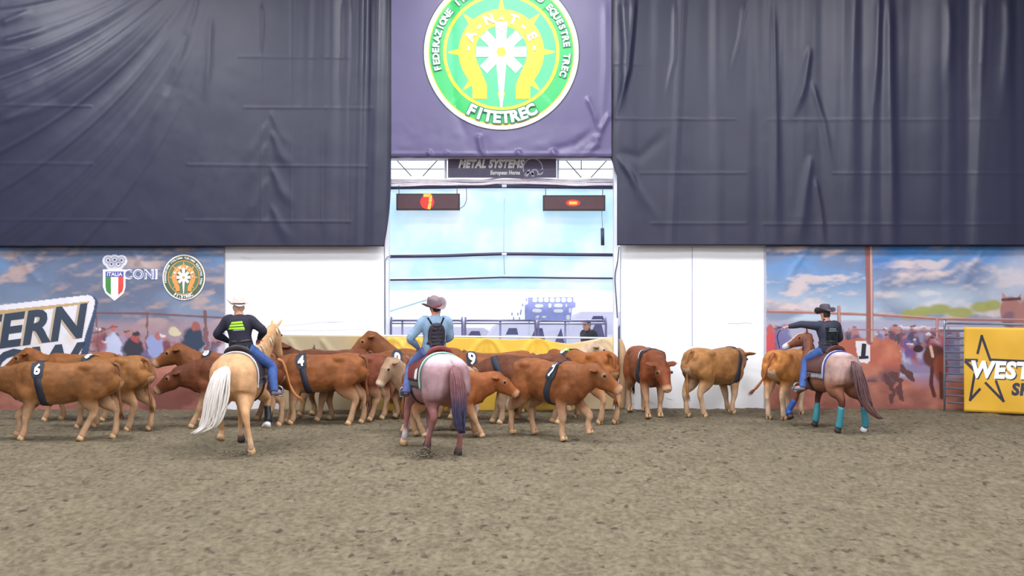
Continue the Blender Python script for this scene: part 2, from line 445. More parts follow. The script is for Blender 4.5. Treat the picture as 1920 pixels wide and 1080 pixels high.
#PART2
# ------------------------------------------------------------------ floor
def make_floor():
    ny, nx = 420, 420
    t = np.linspace(0, 1, ny)
    py = 1130 - (1130-762)*t
    Yr = FPX*CH/(py-HOR); Yr[-1] = YW+0.3
    Yr = np.concatenate([[-6.0, 0.0, 5.0], Yr]); 
    xs = np.linspace(-13, 13, nx)
    gx, gy = np.meshgrid(xs, Yr)
    h = 0.030*fbm(gx, gy, 3, 2.2, 4, 1.6) + 0.016*fbm(gx, gy, 9, 7.0, 3, 1.5) - 0.035*np.clip(fbm(gx, gy, 17, 3.6, 2, 1.5)-0.18, 0, 1)
    h = h*1.15-0.012
    P = np.stack([gx, gy, h], -1).reshape(-1, 3); ny = len(Yr)
    idx = np.arange(nx*ny).reshape(ny, nx)
    q = np.stack([idx[:-1,:-1], idx[:-1,1:], idx[1:,1:], idx[1:,:-1]], -1).reshape(-1, 4)
    me = bpy.data.meshes.new('floor'); me.vertices.add(len(P)); me.vertices.foreach_set('co', P.ravel())
    me.loops.add(q.size); me.loops.foreach_set('vertex_index', q.ravel()); me.polygons.add(len(q)); me.polygons.foreach_set('loop_start', np.arange(0, q.size, 4)); me.update(calc_edges=True)
    m = bpy.data.materials.new('arena_sand'); m.use_nodes = True; nt = m.node_tree; N = nt.nodes; L = nt.links
    b = N['Principled BSDF']; b.inputs['Roughness'].default_value = 0.95; b.inputs['Specular IOR Level'].default_value = 0.15
    tc = N.new('ShaderNodeTexCoord'); mp = N.new('ShaderNodeMapping'); mp.inputs['Scale'].default_value = (1, 0.55, 1); L.new(tc.outputs['Object'], mp.inputs['Vector'])
    def noise(sc, det, lo, hi):
        n = N.new('ShaderNodeTexNoise'); n.inputs['Scale'].default_value = sc; n.inputs['Detail'].default_value = det; L.new(mp.outputs['Vector'], n.inputs['Vector'])
        r = N.new('ShaderNodeMapRange'); r.inputs['From Min'].default_value = lo; r.inputs['From Max'].default_value = hi; L.new(n.outputs['Fac'], r.inputs['Value']); return n, r
    n1, r1 = noise(2.6, 6, 0.35, 0.66); n2, r2 = noise(15, 8, 0.34, 0.66); n3, r3 = noise(8, 5, 0.60, 0.68); n4, r4 = noise(0.35, 2, 0.35, 0.65)
    def mix(a, b_, f):
        x = N.new('ShaderNodeMix'); x.data_type = 'RGBA'; L.new(f, x.inputs['Factor'])
        for s, v in ((6, a), (7, b_)):
            if isinstance(v, tuple): x.inputs[s].default_value = (*v, 1)
            else: L.new(v, x.inputs[s])
        return x.outputs[2]
    c = mix(srgb(96, 87, 71), srgb(120, 110, 92), r1.outputs['Result'])
    c2 = mix(srgb(84, 75, 61), srgb(136, 125, 105), r2.outputs['Result'])
    fx = N.new('ShaderNodeValue'); fx.outputs[0].default_value = 0.55
    c = mix(c, c2, fx.outputs[0])
    dk = N.new('ShaderNodeMath'); dk.operation = 'MULTIPLY'; dk.inputs[1].default_value = 0.75; L.new(r3.outputs['Result'], dk.inputs[0])
    c = mix(c, srgb(52, 44, 36), dk.outputs[0])
    gk = N.new('ShaderNodeMath'); gk.operation = 'MULTIPLY'; gk.inputs[1].default_value = 0.22; L.new(r4.outputs['Result'], gk.inputs[0])
    c = mix(c, srgb(96, 92, 74), gk.outputs[0])
    L.new(c, b.inputs['Base Color'])
    bp = N.new('ShaderNodeBump'); bp.inputs['Strength'].default_value = 0.8; bp.inputs['Distance'].default_value = 0.03
    L.new(n2.outputs['Fac'], bp.inputs['Height']); L.new(bp.outputs['Normal'], b.inputs['Normal'])
    o = link('floor', me, m); tag(o, kind='structure'); return o
make_floor()

# ------------------------------------------------------------------ hall
XO0, XO1 = X(724, YW), X(1159, YW)
ZT = Z(250, YW)
WALLTOP = 10.0
M_wall = mat('white_concrete', (0.90, 0.92, 0.96), 0.7, var=0.03, scale=1.2, bump=0.15, bscale=8)
M_hall = mat('hall_cladding', (0.30, 0.31, 0.36), 0.7, var=0.05, scale=1)
def struct(name, sh, m): return tag(sh.build(name, m, None, False), kind='structure')
wl = struct('wall_back', Sh().box((-13, YW, -0.3), (XO0-0.04, YW+0.25, Z(300, YW))), M_wall)
wr = struct('wall_back', Sh().box((XO1+0.06, YW, -0.3), (13, YW+0.25, Z(300, YW))), M_wall)
struct('wall_back', Sh().box((-13, YW+0.02, Z(300, YW)), (XO0-0.04, YW+0.25, WALLTOP)).box((XO1+0.06, YW+0.02, Z(300, YW)), (13, YW+0.25, WALLTOP)).box((XO0-0.04, YW+0.02, ZT), (XO1+0.06, YW+0.25, WALLTOP)), M_hall)
struct('wall_left', Sh().box((-13.25, -6, -0.3), (-13, YW+0.25, WALLTOP)), M_hall)
struct('wall_right', Sh().box((13, -6, -0.3), (13.25, YW+0.25, WALLTOP)), M_hall)
struct('wall_front', Sh().box((-13.25, -6.25, -0.3), (13.25, -6, WALLTOP)), M_hall)
struct('ceiling', Sh().box((-13.25, -6.25, WALLTOP), (13.25, YW+0.3, WALLTOP+0.2)), mat('roof_sheet', (0.55, 0.56, 0.6), 0.7))
# joints and scuffs of the concrete panels
def wall_mark(pts, w, col, name='joint_seam', parent=wl):
    s = Sh()
    for (a, b) in zip(pts[:-1], pts[1:]):
        A = Vector((X(a[0], YW), YW-0.004, Z(a[1], YW))); B = Vector((X(b[0], YW), YW-0.004, Z(b[1], YW)))
        d = (B-A).normalized(); p = Vector((-d.z, 0, d.x))*w/2
        s.add([A-p, B-p, B+p, A+p, A-p+Vector((0,.003,0)), B-p+Vector((0,.003,0)), B+p+Vector((0,.003,0)), A+p+Vector((0,.003,0))], [(0,1,2,3),(7,6,5,4),(0,4,5,1),(1,5,6,2),(2,6,7,3),(3,7,4,0)])
    return s.build(name, mat('mark_%d' % int(col[2]*100), col, 0.8), parent, False)
GREYB = srgb(176, 180, 210)
wall_mark([(1298, 463), (1298, 650)], 0.018, GREYB, parent=wr)
wall_mark([(421, 462), (421, 640)], 0.03, srgb(200, 205, 225))
wall_mark([(1433, 462), (1433, 765)], 0.03, srgb(205, 210, 230), parent=wr)
for pts in ([(500, 612), (560, 609), (600, 604), (648, 603)], [(505, 622), (560, 619), (600, 620), (700, 616)], [(452, 482), (470, 486)], [(598, 520), (607, 523)], [(612, 604), (636, 605)]):
    wall_mark(pts, 0.008, srgb(205, 207, 228), 'scuff')
for pts in ([(1364, 606), (1384, 607), (1400, 605), (1410, 607)], [(1247, 746), (1262, 750)], [(1260, 676), (1272, 682)], [(1216, 752), (1228, 758)], [(1180, 760), (1190, 756)]):
    wall_mark(pts, 0.008, srgb(180, 182, 205), 'scuff', wr)

# ------------------------------------------------------------------ dark curtains
M_curt = mat('dark_tarpaulin', srgb(35, 37, 60), 0.45, var=0.05, scale=2, bump=0.06, bscale=90, spec=0.5)
YC = 24.15
def dl(x, y):
    d = 0.012*fbm(x, y, 5, 0.012, 4)
    # drapes that fan out from the fixing above x=400
    fx, fy = 430.0, -150.0
    r = np.hypot(x-fx, y-fy); a = np.arctan2(fx-x, y-fy+1e-3)
    q = a - 0.00055*(r-200)
    rg = lambda n: 0.5-np.minimum(np.abs(n)*2.2, 1.2)
    fan = (vnoise(q, 11, 8)*0.4+0.28*rg(vnoise(q, 12, 13))+0.12*rg(vnoise(q, 14, 26))+vnoise(q, 13, 34)*0.05)
    env = np.clip((470-x)/240, 0, 1)*np.clip(0.25+(r-100)/420, 0, 1)
    d += 0.10*fan*env
    # pleats close to the gate
    e2 = np.clip((x-560)/130, 0, 1)
    xx = x+0.02*y
    d += e2*np.clip(1.1-y/520, 0.25, 1)*0.075*(vnoise(xx, 21, 0.045)+0.5*vnoise(xx, 22, 0.10))
    d += np.clip(1-np.abs(x-540)/200, 0, 1)*0.018*vnoise(x+0.1*y, 23, 0.03)
    for (x0, y0, k) in ((507, 205, 1), (508, 243, 1.3), (508, 310, 1.3), (508, 382, 1)):
        d += stroke(x, y, [(x0, y0), (x0+18, y0+45), (x0+45, y0+80)], 0.014*k, 4, 14)
        d += stroke(x, y, [(x0-4, y0+20), (x0-22, y0+60), (x0-50, y0+110)], 0.012*k, 4, 14)
    for (a0, b0, a1, b1, w) in ((372,-10,350,60,4), (352,50,318,170,6), (318,160,270,300,9), (395,30,385,190,5), (489,5,489,100,2.5), (645,0,640,190,3), (655,0,650,200,5), (680,-20,676,200,5), (697,-20,694,240,4), (0,45,60,18,5), (0,80,90,55,5), (0,190,90,130,7), (0,230,110,190,6)):
        d += stroke(x, y, [(a0, b0), ((a0+a1)/2+2, (b0+b1)/2), (a1, b1)], 0.02, w*1.3)
    for y0, x0, x1 in ((91, -50, 62), (106, 445, 660), (197, -50, 172), (201, 455, 700), (306, 0, 175), (309, 350, 690), (411, -50, 240), (413, 345, 660)):
        d += 0.007*np.exp(-((y-y0-0.008*(x-x0))/1.6)**2)*(x > x0)*(x < x1)
    for x0 in (490, 546, 603, 650): d += 0.004*np.exp(-((x-x0)/1.6)**2)*(y < 420)
    return d
def el(x, y):
    # right edge leans to the left near the foot
    t = np.clip((y-330)/132, 0, 1); w = np.clip((x-600)/140, 0, 1)
    return x-14*t*t*w, y
cl = cloth('curtain', -260, 733, -150, 462, 2.0, YC, dl, M_curt, el, None, None, 2.6)
tag(cl, 'dark blue-grey tarpaulin curtain with diagonal drapes left of the gate', 'curtain', kind=None)
def dr(x, y):
    d = 0.010*fbm(x, y, 35, 0.012, 4)
    up = np.clip(1.15-y/600, 0.2, 1)
    d += up*0.045*(vnoise(x+0.03*y, 41, 0.022)+0.4*vnoise(x, 42, 0.055)-0.55*np.minimum(np.abs(vnoise(x+0.05*y, 44, 0.016))*2, 1))
    e2 = np.clip((1290-x)/130, 0, 1)*np.clip(1.2-y/300, 0, 1)
    d += e2*0.06*vnoise(x+0.08*y, 43, 0.05)
    for pts, a, w0, w1 in (([(1166,-20),(1172,90),(1166,210)],.06,8,6), ([(1190,-20),(1178,130),(1152,230)],.05,7,4), ([(1266,0),(1264,110),(1246,190)],.02,4,4), ([(1398,0),(1388,70),(1368,150)],.025,5,5),
        ([(1450,-20),(1452,120),(1456,470)],.035,5,9), ([(1520,85),(1508,160),(1480,235)],.035,5,10), ([(1521,150),(1545,230),(1560,330)],.03,5,9), ([(1521,290),(1508,380),(1498,470)],.040,6,14), ([(1528,330),(1540,400),(1546,470)],.03,4,7),
        ([(1648,-20),(1646,100),(1640,210)],.04,7,9), ([(1668,-30),(1668,160),(1674,520)],.075,8,14), ([(1156,290),(1195,350),(1245,430)],.022,5,10), ([(1157,285),(1200,295),(1262,240)],-.015,8,12), ([(1158,290),(1185,330),(1210,420)],.02,5,9),
        ([(1840,-20),(1838,60),(1832,200)],.03,8,10), ([(1888,-20),(1890,60),(1880,220)],.03,8,12), ([(1780,0),(1782,60),(1776,170)],.02,6,9)):
        d += stroke(x, y, pts, a, w0, w1)
    for y0, x0, x1 in ((120, 1145, 1220), (118, 1820, 2000), (223, 1155, 1380), (224, 1440, 1960), (324, 1200, 1400), (325, 1560, 1960), (419, 1220, 1400), (420, 1430, 1980)):
        d += 0.007*np.exp(-((y-y0)/1.6)**2)*(x > x0)*(x < x1)
    return d
def er(x, y):
    t = np.clip((y-290)/40, 0, 1); w = np.clip((1300-x)/157, 0, 1)
    return x+14*t*w, y
cr_ = cloth('curtain', 1143, 2180, -150, 460, 2.0, YC, dr, M_curt, er, None, None, 2.6)
tag(cr_, 'dark blue-grey tarpaulin curtain with vertical folds right of the gate', 'curtain')
for o in (cl, cr_):
    m = o.modifiers.new('t', 'SOLIDIFY'); m.thickness = 0.012; m.offset = -1

# ------------------------------------------------------------------ emblem banner above the gate
YB = 24.02
M_ban = mat('purple_grey_banner', srgb(82, 74, 112), 0.42, var=0.04, scale=2, spec=0.5)
def db(x, y):
    d = 0.006*fbm(x, y, 51, 0.012, 3)
    low = np.clip((y-200)/90, 0, 1)
    d = d+0.03*low*fbm(x, y, 55, 0.022, 3)
    d = d+stroke(x, y, [(842,-40),(846,80),(850,190),(880,280)], -0.035, 10, 7)
    for pts, a, w in (([(897,250),(902,280),(912,296)],.05,5), ([(1100,180),(1115,215),(1122,245)],.04,5), ([(1145,210),(1128,240),(1122,262)],.04,5), ([(1120,250),(1118,270),(1095,292)],.04,7), ([(970,280),(975,292),(972,300)],.05,5), ([(1035,278),(1040,290),(1044,300)],.05,5), ([(803,280),(806,290),(812,298)],.045,4), ([(838,282),(836,292),(840,298)],.04,4), ([(1135,0),(1136,120),(1128,240)],.02,6), ([(1030,285),(1080,270),(1120,240)],-.025,8)):
        d = d+stroke(x, y, pts, a, w)
    d = d+0.012*np.exp(-((y-288)/3.0)**2)*(1+0.6*vnoise(x, 57, 0.05))
    return d
bn = cloth('banner', 733, 1147, -120, 294, 2.2, YB, db, M_ban)
tag(bn, 'purple-grey hanging banner with a large round green and yellow emblem', 'banner')
bn.modifiers.new('t', 'SOLIDIFY').thickness = 0.01
bn.modifiers['t'].offset = -1
def P1(n, c, r=0.5): return mat(n, c, r, var=0.02)
E_w = P1('print_white', (0.93, 0.95, 0.95)); E_y = P1('print_yellow', srgb(238, 198, 40)); E_g = P1('print_green', srgb(44, 168, 92)); E_t = P1('print_teal', srgb(70, 178, 124)); E_d = P1('print_dark', srgb(34, 40, 60)); E_c = P1('print_pale_teal', srgb(150, 225, 220)); E_gd = P1('print_deep_green', srgb(30, 110, 90))
def emblem(Y, disp, cx, cy, R, M, parent, eps=0.006, ry=1.0, step=6, fine=True):
    k = R/145.0; s = [eps]
    n = 96 if fine else 48
    def nxt(): s[0] += eps*0.7; return s[0]
    def sq(V): return [(cx+(a-cx), cy+(b-cy)*ry) for a, b in V]
    def ringp(nm, r0, r1, m): V, F = ring(cx, cy, r0*k, r1*k, n); flat(nm, sq(V), F, Y, disp, nxt(), m, parent, step)
    ringp('emblem_edge', 0, 147, M['d']); ringp('emblem_disc', 0, 145, M['w'])
    ringp('emblem_ring', 0, 137, M['y']); ringp('emblem_ring', 0, 135, M['g'])
    ringp('emblem_ring', 0, 109, M['y']); ringp('emblem_ring', 0, 103, M['t'])
    # horseshoe with eight spikes
    its = []
    for q in range(8):
        a = math.radians(45*q+(0)); r0, r1 = 76*k, 100*k; w = 0.07
        its.append(([(cx+r0*math.cos(a-w*1.3), cy-r0*math.sin(a-w*1.3)), (cx+r1*math.cos(a-0.012), cy-r1*math.sin(a-0.012)), (cx+r1*math.cos(a+0.012), cy-r1*math.sin(a+0.012)), (cx+r0*math.cos(a+w*1.3), cy-r0*math.sin(a+w*1.3))], [(0,1,2,3)]))
    e = nxt()
    for V, F in its: flat('spike', sq(V), F, Y, disp, e, M['y'], parent, step)
    out, inn = [], []
    for q in range(41):
        a = math.radians(-28+q*(236/40)); out.append((cx+80*k*math.cos(a), cy-80*k*math.sin(a))); inn.append((cx+49*k*math.cos(a), cy-49*k*math.sin(a)))
    out = [(cx+54*k, cy+88*k), (cx+54*k, cy+66*k)]+out+[(cx-54*k, cy+66*k), (cx-54*k, cy+88*k)]
    inn = [(cx+27*k, cy+88*k), (cx+27*k, cy+62*k)]+inn+[(cx-27*k, cy+62*k), (cx-27*k, cy+88*k)]
    V = out+inn; m = len(out); F = [(i, i+1, m+i+1, m+i) for i in range(m-1)]
    flat('horseshoe', sq(V), F, Y, disp, nxt(), M['y'], parent, step)
    V, F = ring(cx, cy, 0, 49*k, n); e = nxt()
    # compass star
    pts = []
    for q in range(16):
        a = math.radians(90-22.5*q)
        if q % 2: pts.append((cx+24*k*math.cos(a), cy-24*k*math.sin(a)))
        else:
            r = (58 if q in (0,) else 48)*k
            if q == 8: pts += [(cx+2*k, cy+104*k), (cx-2*k, cy+104*k)]
            else:
                for w in (0.2, -0.2): pts.append((cx+r*math.cos(a+w), cy-r*math.sin(a+w)))
    m = len(pts); V = [(cx, cy)]+pts; F = [(0, 1+i, 1+(i+1) % m) for i in range(m)]
    flat('compass_star', sq(V), F, Y, disp, nxt(), M['w'], parent, step)
    V, F = ring(cx, cy, 0, 9*k, 24); flat('star_centre', sq(V), F, Y, disp, nxt(), M['y'], parent, step)
    def arc(txt, r, a0, da, size, inward, bold):
        its = []
        for i, ch in enumerate(txt):
            if ch == ' ': continue
            a = math.radians(a0+da*i)
            x, y = cx+r*k*math.cos(a), cy-r*k*math.sin(a)
            its.append(place_text(ch, x, y, size*k, a-math.pi/2 if not inward else a+math.pi/2, bold, 0))
        return its
    def put(its, nm, e, m):
        for V, F in (its if fine else [merge(its)]): flat(nm if fine else 'lettering', sq(V), F, Y, disp, e, m, parent, step)
    e = nxt()
    top = 'FEDERAZIONE ITALIANA TURISMO EQUESTRE TREC'
    da = -(194.6+19.7)/(len(top)-1)
    if fine:
        put(arc(top, 123, 194.6, da, 17, False, 0.085), 'letter_edge', e, M['gd'])
    put(arc(top, 123, 194.6, da, 17, False, 0.035), 'letter', nxt(), M['w'])
    if fine:
        put(arc('FITETREC', 122, -117, 7.7, 31, True, 0.085), 'letter_edge', nxt(), M['gd'])
    put(arc('FITETREC', 122, -117, 7.7, 29, True, 0.04), 'letter', nxt(), M['w'])
    put(arc('-A-N-T-E-', 65, 174, -21, 24, False, 0.05), 'letter', nxt(), M['w'])
emblem(YB, db, 940, 98, 145, dict(w=E_w, y=E_y, g=E_g, t=E_t, d=E_d, gd=E_gd), bn)

# ------------------------------------------------------------------ painted murals
def inpoly(x, y, P):
    m = np.zeros(x.shape, bool); n = len(P); j = n-1
    for i in range(n):
        xi, yi = P[i]; xj, yj = P[j]
        c = ((yi > y) != (yj > y)) & (x < (xj-xi)*(y-yi)/(yj-yi+1e-9)+xi)
        m ^= c; j = i
    return m
class Paint:
    def __init__(s, x, y): s.x, s.y = x, y; s.c = np.zeros(x.shape+(3,))
    def fill(s, mask, col, a=1.0):
        m = np.clip(mask.astype(float)*a, 0, 1)[..., None]; s.c = s.c*(1-m)+np.array(col)*m
    def poly(s, P, col, a=1.0): s.fill(inpoly(s.x, s.y, P), col, a)
    def ell(s, cx, cy, rx, ry, col, a=1.0, soft=0.25, rot=0):
        dx, dy = s.x-cx, s.y-cy; c, d = math.cos(rot), math.sin(rot)
        q = np.hypot((dx*c+dy*d)/rx, (-dx*d+dy*c)/ry); s.fill(np.clip((1+soft/2-q)/soft, 0, 1), col, a)
    def line(s, pts, w, col, a=1.0):
        for p, q in zip(pts[:-1], pts[1:]):
            d = np.array(q)-np.array(p); t = np.clip(((s.x-p[0])*d[0]+(s.y-p[1])*d[1])/(d@d), 0, 1)
            s.fill(np.clip(w/2+0.7-np.hypot(s.x-p[0]-t*d[0], s.y-p[1]-t*d[1]), 0, 1), col, a)
    def sky(s, top, mid, low, dark, lit, y0, y1, seed):
        x, y = s.x, s.y; t = np.clip((y-y0)/(y1-y0), 0, 1)[..., None]
        s.c = np.where(t < 0.5, np.array(top)*(1-2*t)+np.array(mid)*2*t, np.array(mid)*(2-2*t)+np.array(low)*(2*t-1))
        n = fbm(x+0.35*y, y, seed, 0.009, 5, 2.1); n2 = fbm(x+0.35*y, y, seed+9, 0.014, 5, 2.6)
        s.fill(np.clip((n+0.18)*3.2, 0, 1), dark, 0.8)
        up = fbm(x+0.35*y-6, y-7, seed, 0.009, 5, 2.1)
        s.fill(np.clip((n-up)*3.5, 0, 1)*np.clip((n+0.25)*3, 0, 1), lit, 0.85)
        s.fill(np.clip((n2-0.2)*5, 0, 1), lit, 0.75)
    def people(s, x0, x1, y0, y1, n, seed, cols, size=9):
        r = random.Random(seed)
        for i in range(n):
            x = r.uniform(x0, x1); y = y0+(y1-y0)*r.random()**0.8; c = r.choice(cols); k = size*r.uniform(0.7, 1.15)
            s.ell(x, y+k*1.7, k*0.95, k*1.5, c, 0.75, 0.7); s.ell(x, y, k*0.42, k*0.5, srgb(180, 126, 120), 0.8, 0.7)
            if r.random() < 0.6: s.ell(x, y-k*0.4, k*0.55, k*0.22, r.choice([srgb(70,50,60), srgb(220,215,220), srgb(110,70,70)]), 0.9, 0.3)
CROWD = [srgb(150,80,85), srgb(98,100,150), srgb(210,200,220), srgb(76,66,92), srgb(180,100,100), srgb(60,70,90), srgb(170,150,180), srgb(130,70,74)]
def warp(p, y0, a=3.0):
    x, y = p.x, p.y; k = np.clip((y-y0)/12, 0, 1); return x+k*a*fbm(x, y, 501, 0.11, 3)*2, y+k*a*fbm(x, y, 502, 0.11, 3)*1.5
def paint_left(x, y):
    p = Paint(x, y)
    p.sky(srgb(104,146,196), srgb(112,130,158), srgb(138,148,172), srgb(104,112,136), srgb(190,164,156), 462, 610, 61)
    p.fill(np.clip((y-596)/14, 0, 1), srgb(168,140,150), 0.8)
    p.x, p.y = warp(p, 602)
    for y0 in (640, 655): p.line([(-60, y0), (420, y0+4)], 2.5, srgb(140,86,84), 0.8)
    p.people(178, 425, 618, 650, 34, 3, CROWD, 10)
    p.ell(213, 655, 15, 32, srgb(190,196,226), 1, 0.25); p.ell(213, 616, 6, 8, srgb(186,110,110), 1, 0.3)
    p.ell(250, 655, 18, 24, srgb(62,62,74), 1, 0.25); p.ell(253, 633, 8, 9, srgb(170,88,86), 1, 0.3); p.ell(253, 625, 9, 4, srgb(60,60,70), 1, 0.3)
    p.ell(290, 650, 16, 22, srgb(150,160,206), 1, 0.25); p.ell(294, 630, 7, 8, srgb(180,110,106), 1, 0.3)
    p.ell(362, 640, 22, 26, srgb(58,70,92), 1, 0.3); p.ell(366, 612, 7, 9, srgb(160,96,92), 1, 0.3); p.ell(328, 622, 10, 8, srgb(210,200,170), 1, 0.3)
    p.fill(np.clip((y-672)/18, 0, 1), srgb(158,98,84), 0.92)
    g = fbm(x, y, 71, 0.02, 4, 1.8); p.fill((y > 676)*np.clip(g*2.4, 0, 1), srgb(190,128,110), 0.8); p.fill((y > 676)*np.clip(-g*2.4, 0, 1), srgb(108,66,62), 0.7)
    p.ell(345, 722, 26, 40, srgb(118,70,60), 0.6, 0.6, 0.3); p.ell(210, 700, 40, 18, srgb(98,92,126), 0.6, 0.5)
    for pts, w in (([(180,587),(275,588),(383,594),(420,596)],3.5), ([(276,586),(276,660)],3), ([(384,584),(388,668)],6), ([(176,624),(220,612)],2.5), ([(180,588),(184,660)],2.5)):
        p.line(pts, w, srgb(120,84,88), 0.9)
    p.x, p.y = x, y
    # sign board: dark backing, white board, tan stripe
    p.poly([(-170,600),(176,556),(184,565),(178,600),(158,700),(-170,730)], srgb(70,84,112), 1)
    p.poly([(-170,592),(165,553),(173,556),(178,563),(176,580),(160,630),(144,690),(-170,720)], srgb(232,230,240), 1)
    p.poly([(-170,608),(-10,583),(168,565),(166,569),(-10,594),(-170,622)], srgb(196,166,118), 1)
    n = fbm(x, y, 77, 0.03, 3); p.fill(inpoly(x, y, [(-170,622),(165,575),(160,620),(150,660),(-170,715)])*np.clip(n*2, 0, 1), srgb(222,206,184), 0.5)
    s = p.c*(0.97+0.05*fbm(x, y, 79, 0.05, 3))[..., None]
    return s
def paint_right(x, y):
    p = Paint(x, y)
    p.sky(srgb(84,140,204), srgb(128,154,190), srgb(196,212,226), srgb(122,134,164), srgb(224,204,200), 462, 605, 97)
    p.ell(1905, 520, 60, 40, srgb(206,204,214), 0.6, 0.9, -0.6); p.ell(1760, 560, 90, 22, srgb(200,212,224), 0.6, 0.9)
    p.ell(1700, 470, 40, 14, srgb(60,124,196), 0.8, 0.9); p.ell(1650,492,30,12, srgb(66,126,196), 0.7, 0.9)
    p.fill(np.clip((y-598)/6, 0, 1), srgb(170,166,190), 0.9)
    for cx, cy, rx in ((1705,590,16), (1730,584,18), (1762,580,22), (1800,586,26), (1840,576,20), (1862,572,16)): p.ell(cx, cy, rx, 10, srgb(158,160,84), 0.9, 0.5)
    p.line([(1690,614),(1850,616)], 3, srgb(214,206,220))
    p.x, p.y = warp(p, 602)
    p.people(1437, 1475, 612, 640, 10, 11, CROWD, 10); p.ell(1444, 650, 10, 34, srgb(206,86,92), 1, 0.3); p.ell(1444, 616, 6, 8, srgb(190,100,94), 1, 0.3); p.ell(1470, 640, 14, 30, srgb(116,116,166), 0.9, 0.3)
    p.people(1570, 1800, 612, 636, 46, 12, CROWD, 8)
    p.fill((y > 622)*(y < 700)*(x > 1690)*(x < 1800), srgb(92,82,126), 0.55)
    p.people(1690, 1790, 625, 660, 24, 14, [srgb(70,80,140), srgb(90,90,150), srgb(180,80,84), srgb(60,60,90), srgb(196,190,216)], 9)
    p.fill(np.clip((y-704)/10, 0, 1), srgb(172,106,88), 0.95)
    g = fbm(x, y, 81, 0.018, 4, 1.8); p.fill((y > 706)*np.clip(g*2.4, 0, 1), srgb(204,134,110), 0.8); p.fill((y > 706)*np.clip(-g*2.4, 0, 1), srgb(124,76,70), 0.65)
    # dust behind the bull
    p.ell(1745, 700, 40, 22, srgb(150,126,160), 0.7, 0.9)
    # bull
    bull = [(1560,640),(1600,634),(1650,634),(1682,640),(1690,665),(1688,700),(1680,720),(1660,716),(1600,716),(1565,722),(1548,700)]
    p.poly(bull, srgb(182,104,86), 1); p.fill(inpoly(x, y, bull)*np.clip((y-682)/22, 0, 1), srgb(92,74,88), 0.9); p.fill(inpoly(x, y, bull)*np.clip(fbm(x, y, 83, 0.03, 3)*2, 0, 1), srgb(210,136,110), 0.7)
    for L in ([(1672,700),(1690,715),(1686,735),(1692,748)], [(1660,705),(1676,730),(1672,752)], [(1575,712),(1570,740),(1580,756)], [(1690,690),(1712,712),(1706,704)]): p.line(L, 9, srgb(100,66,66)); 
    p.x, p.y = x, y
    p.poly([(1604,640),(1628,639),(1632,650),(1632,676),(1626,681),(1612,680),(1606,660)], srgb(226,222,232), 1)
    # brown horse further right
    p.ell(1752, 668, 22, 22, srgb(96,56,50), 1, 0.25); p.ell(1764, 690, 14, 26, srgb(140,72,56), 1, 0.3); p.line([(1748,690),(1746,720),(1752,742)], 7, srgb(90,52,48)); p.line([(1764,700),(1766,745)], 7, srgb(96,56,50)); p.line([(1745,650),(1749,668)], 5, srgb(214,180,160)); p.ell(1722,654,10,7, srgb(66,44,48),1,.3)
    # far rider at the right edge
    p.ell(1895, 582, 20, 26, srgb(170,120,114), 1, 0.2); p.ell(1895, 600, 17, 16, srgb(134,104,120), 1, 0.3); p.poly([(1878,566),(1880,548),(1888,558)], srgb(188,140,134)); p.poly([(1906,560),(1916,548),(1914,568)], srgb(188,140,134)); p.line([(1880,562),(1912,560)], 5, srgb(100,66,66)); p.ell(1925,600,24,40,srgb(176,126,120),1,.3)
    for pts, w in (([(1437,584),(1520,586),(1640,590),(1760,598),(1990,602)],5), ([(1573,576),(1574,640)],6), ([(1757,598),(1757,636)],5)): p.line(pts, w, srgb(164,110,104)); p.line([(a, b-2) for a, b in pts], 1.2, srgb(206,170,166))
    p.line([(1628,458),(1631,560),(1631,640)], 13, srgb(150,98,94)); p.line([(1633,458),(1635,640)], 3, srgb(206,170,164))
    p.line([(1690,618),(1690,650)], 3, srgb(140,80,80)); p.line([(1600,618),(1800,622)], 2, srgb(170,110,110))
    return p.c*(0.97+0.05*fbm(x, y, 87, 0.05, 3))[..., None]
YM = 24.36
def dm(x, y):
    d = 0.010*fbm(x, y, 91, 0.015, 3)+0.006*np.sin(x*0.085)*np.clip((500-y)/40, 0, 1)
    for a in (60, 280, 720, 1520, 1850): d = d+stroke(x, y, [(a, 462), (a-30, 500), (a-55, 560)], 0.02, 4, 10)+stroke(x, y, [(a-40, 462), (a-10, 500), (a+30, 545)], 0.015, 4, 10)
    return d
ml = cloth('mural_banner', -180, 420, 463, 776, 1.5, YM, dm, M_print, None, None, paint_left)
tag(ml, 'printed banner of a cloudy rodeo scene with a white sign board and round emblem', 'banner')
mr_ = cloth('mural_banner', 1437, 2120, 461, 768, 1.5, YM, dm, M_print, None, None, paint_right)
tag(mr_, 'printed banner of a red bull under a blue cloudy sky, right end wall', 'banner')
for o in (ml, mr_): o.modifiers.new('t', 'SOLIDIFY').thickness = 0.008; o.modifiers['t'].offset = -1
# printed lettering
M_slate = P1('print_slate', srgb(58, 70, 88)); M_tan = P1('print_tan', srgb(196, 176, 150))
rot = math.radians(7.5)
V, F = place_text('WESTERN', -40, 626, 84, rot, 0.035, 0.30, 1.0); flat('lettering_shadow', [(x-5, y+1) for x, y in V], F, YM, dm, 0.006, M_tan, ml)
flat('lettering', V, F, YM, dm, 0.011, M_slate, ml)
V, F = place_text('SHOW', 3, 688, 84, rot*0.8, 0.035, 0.30, 1.05); flat('lettering', V, F, YM, dm, 0.011, M_slate, ml)
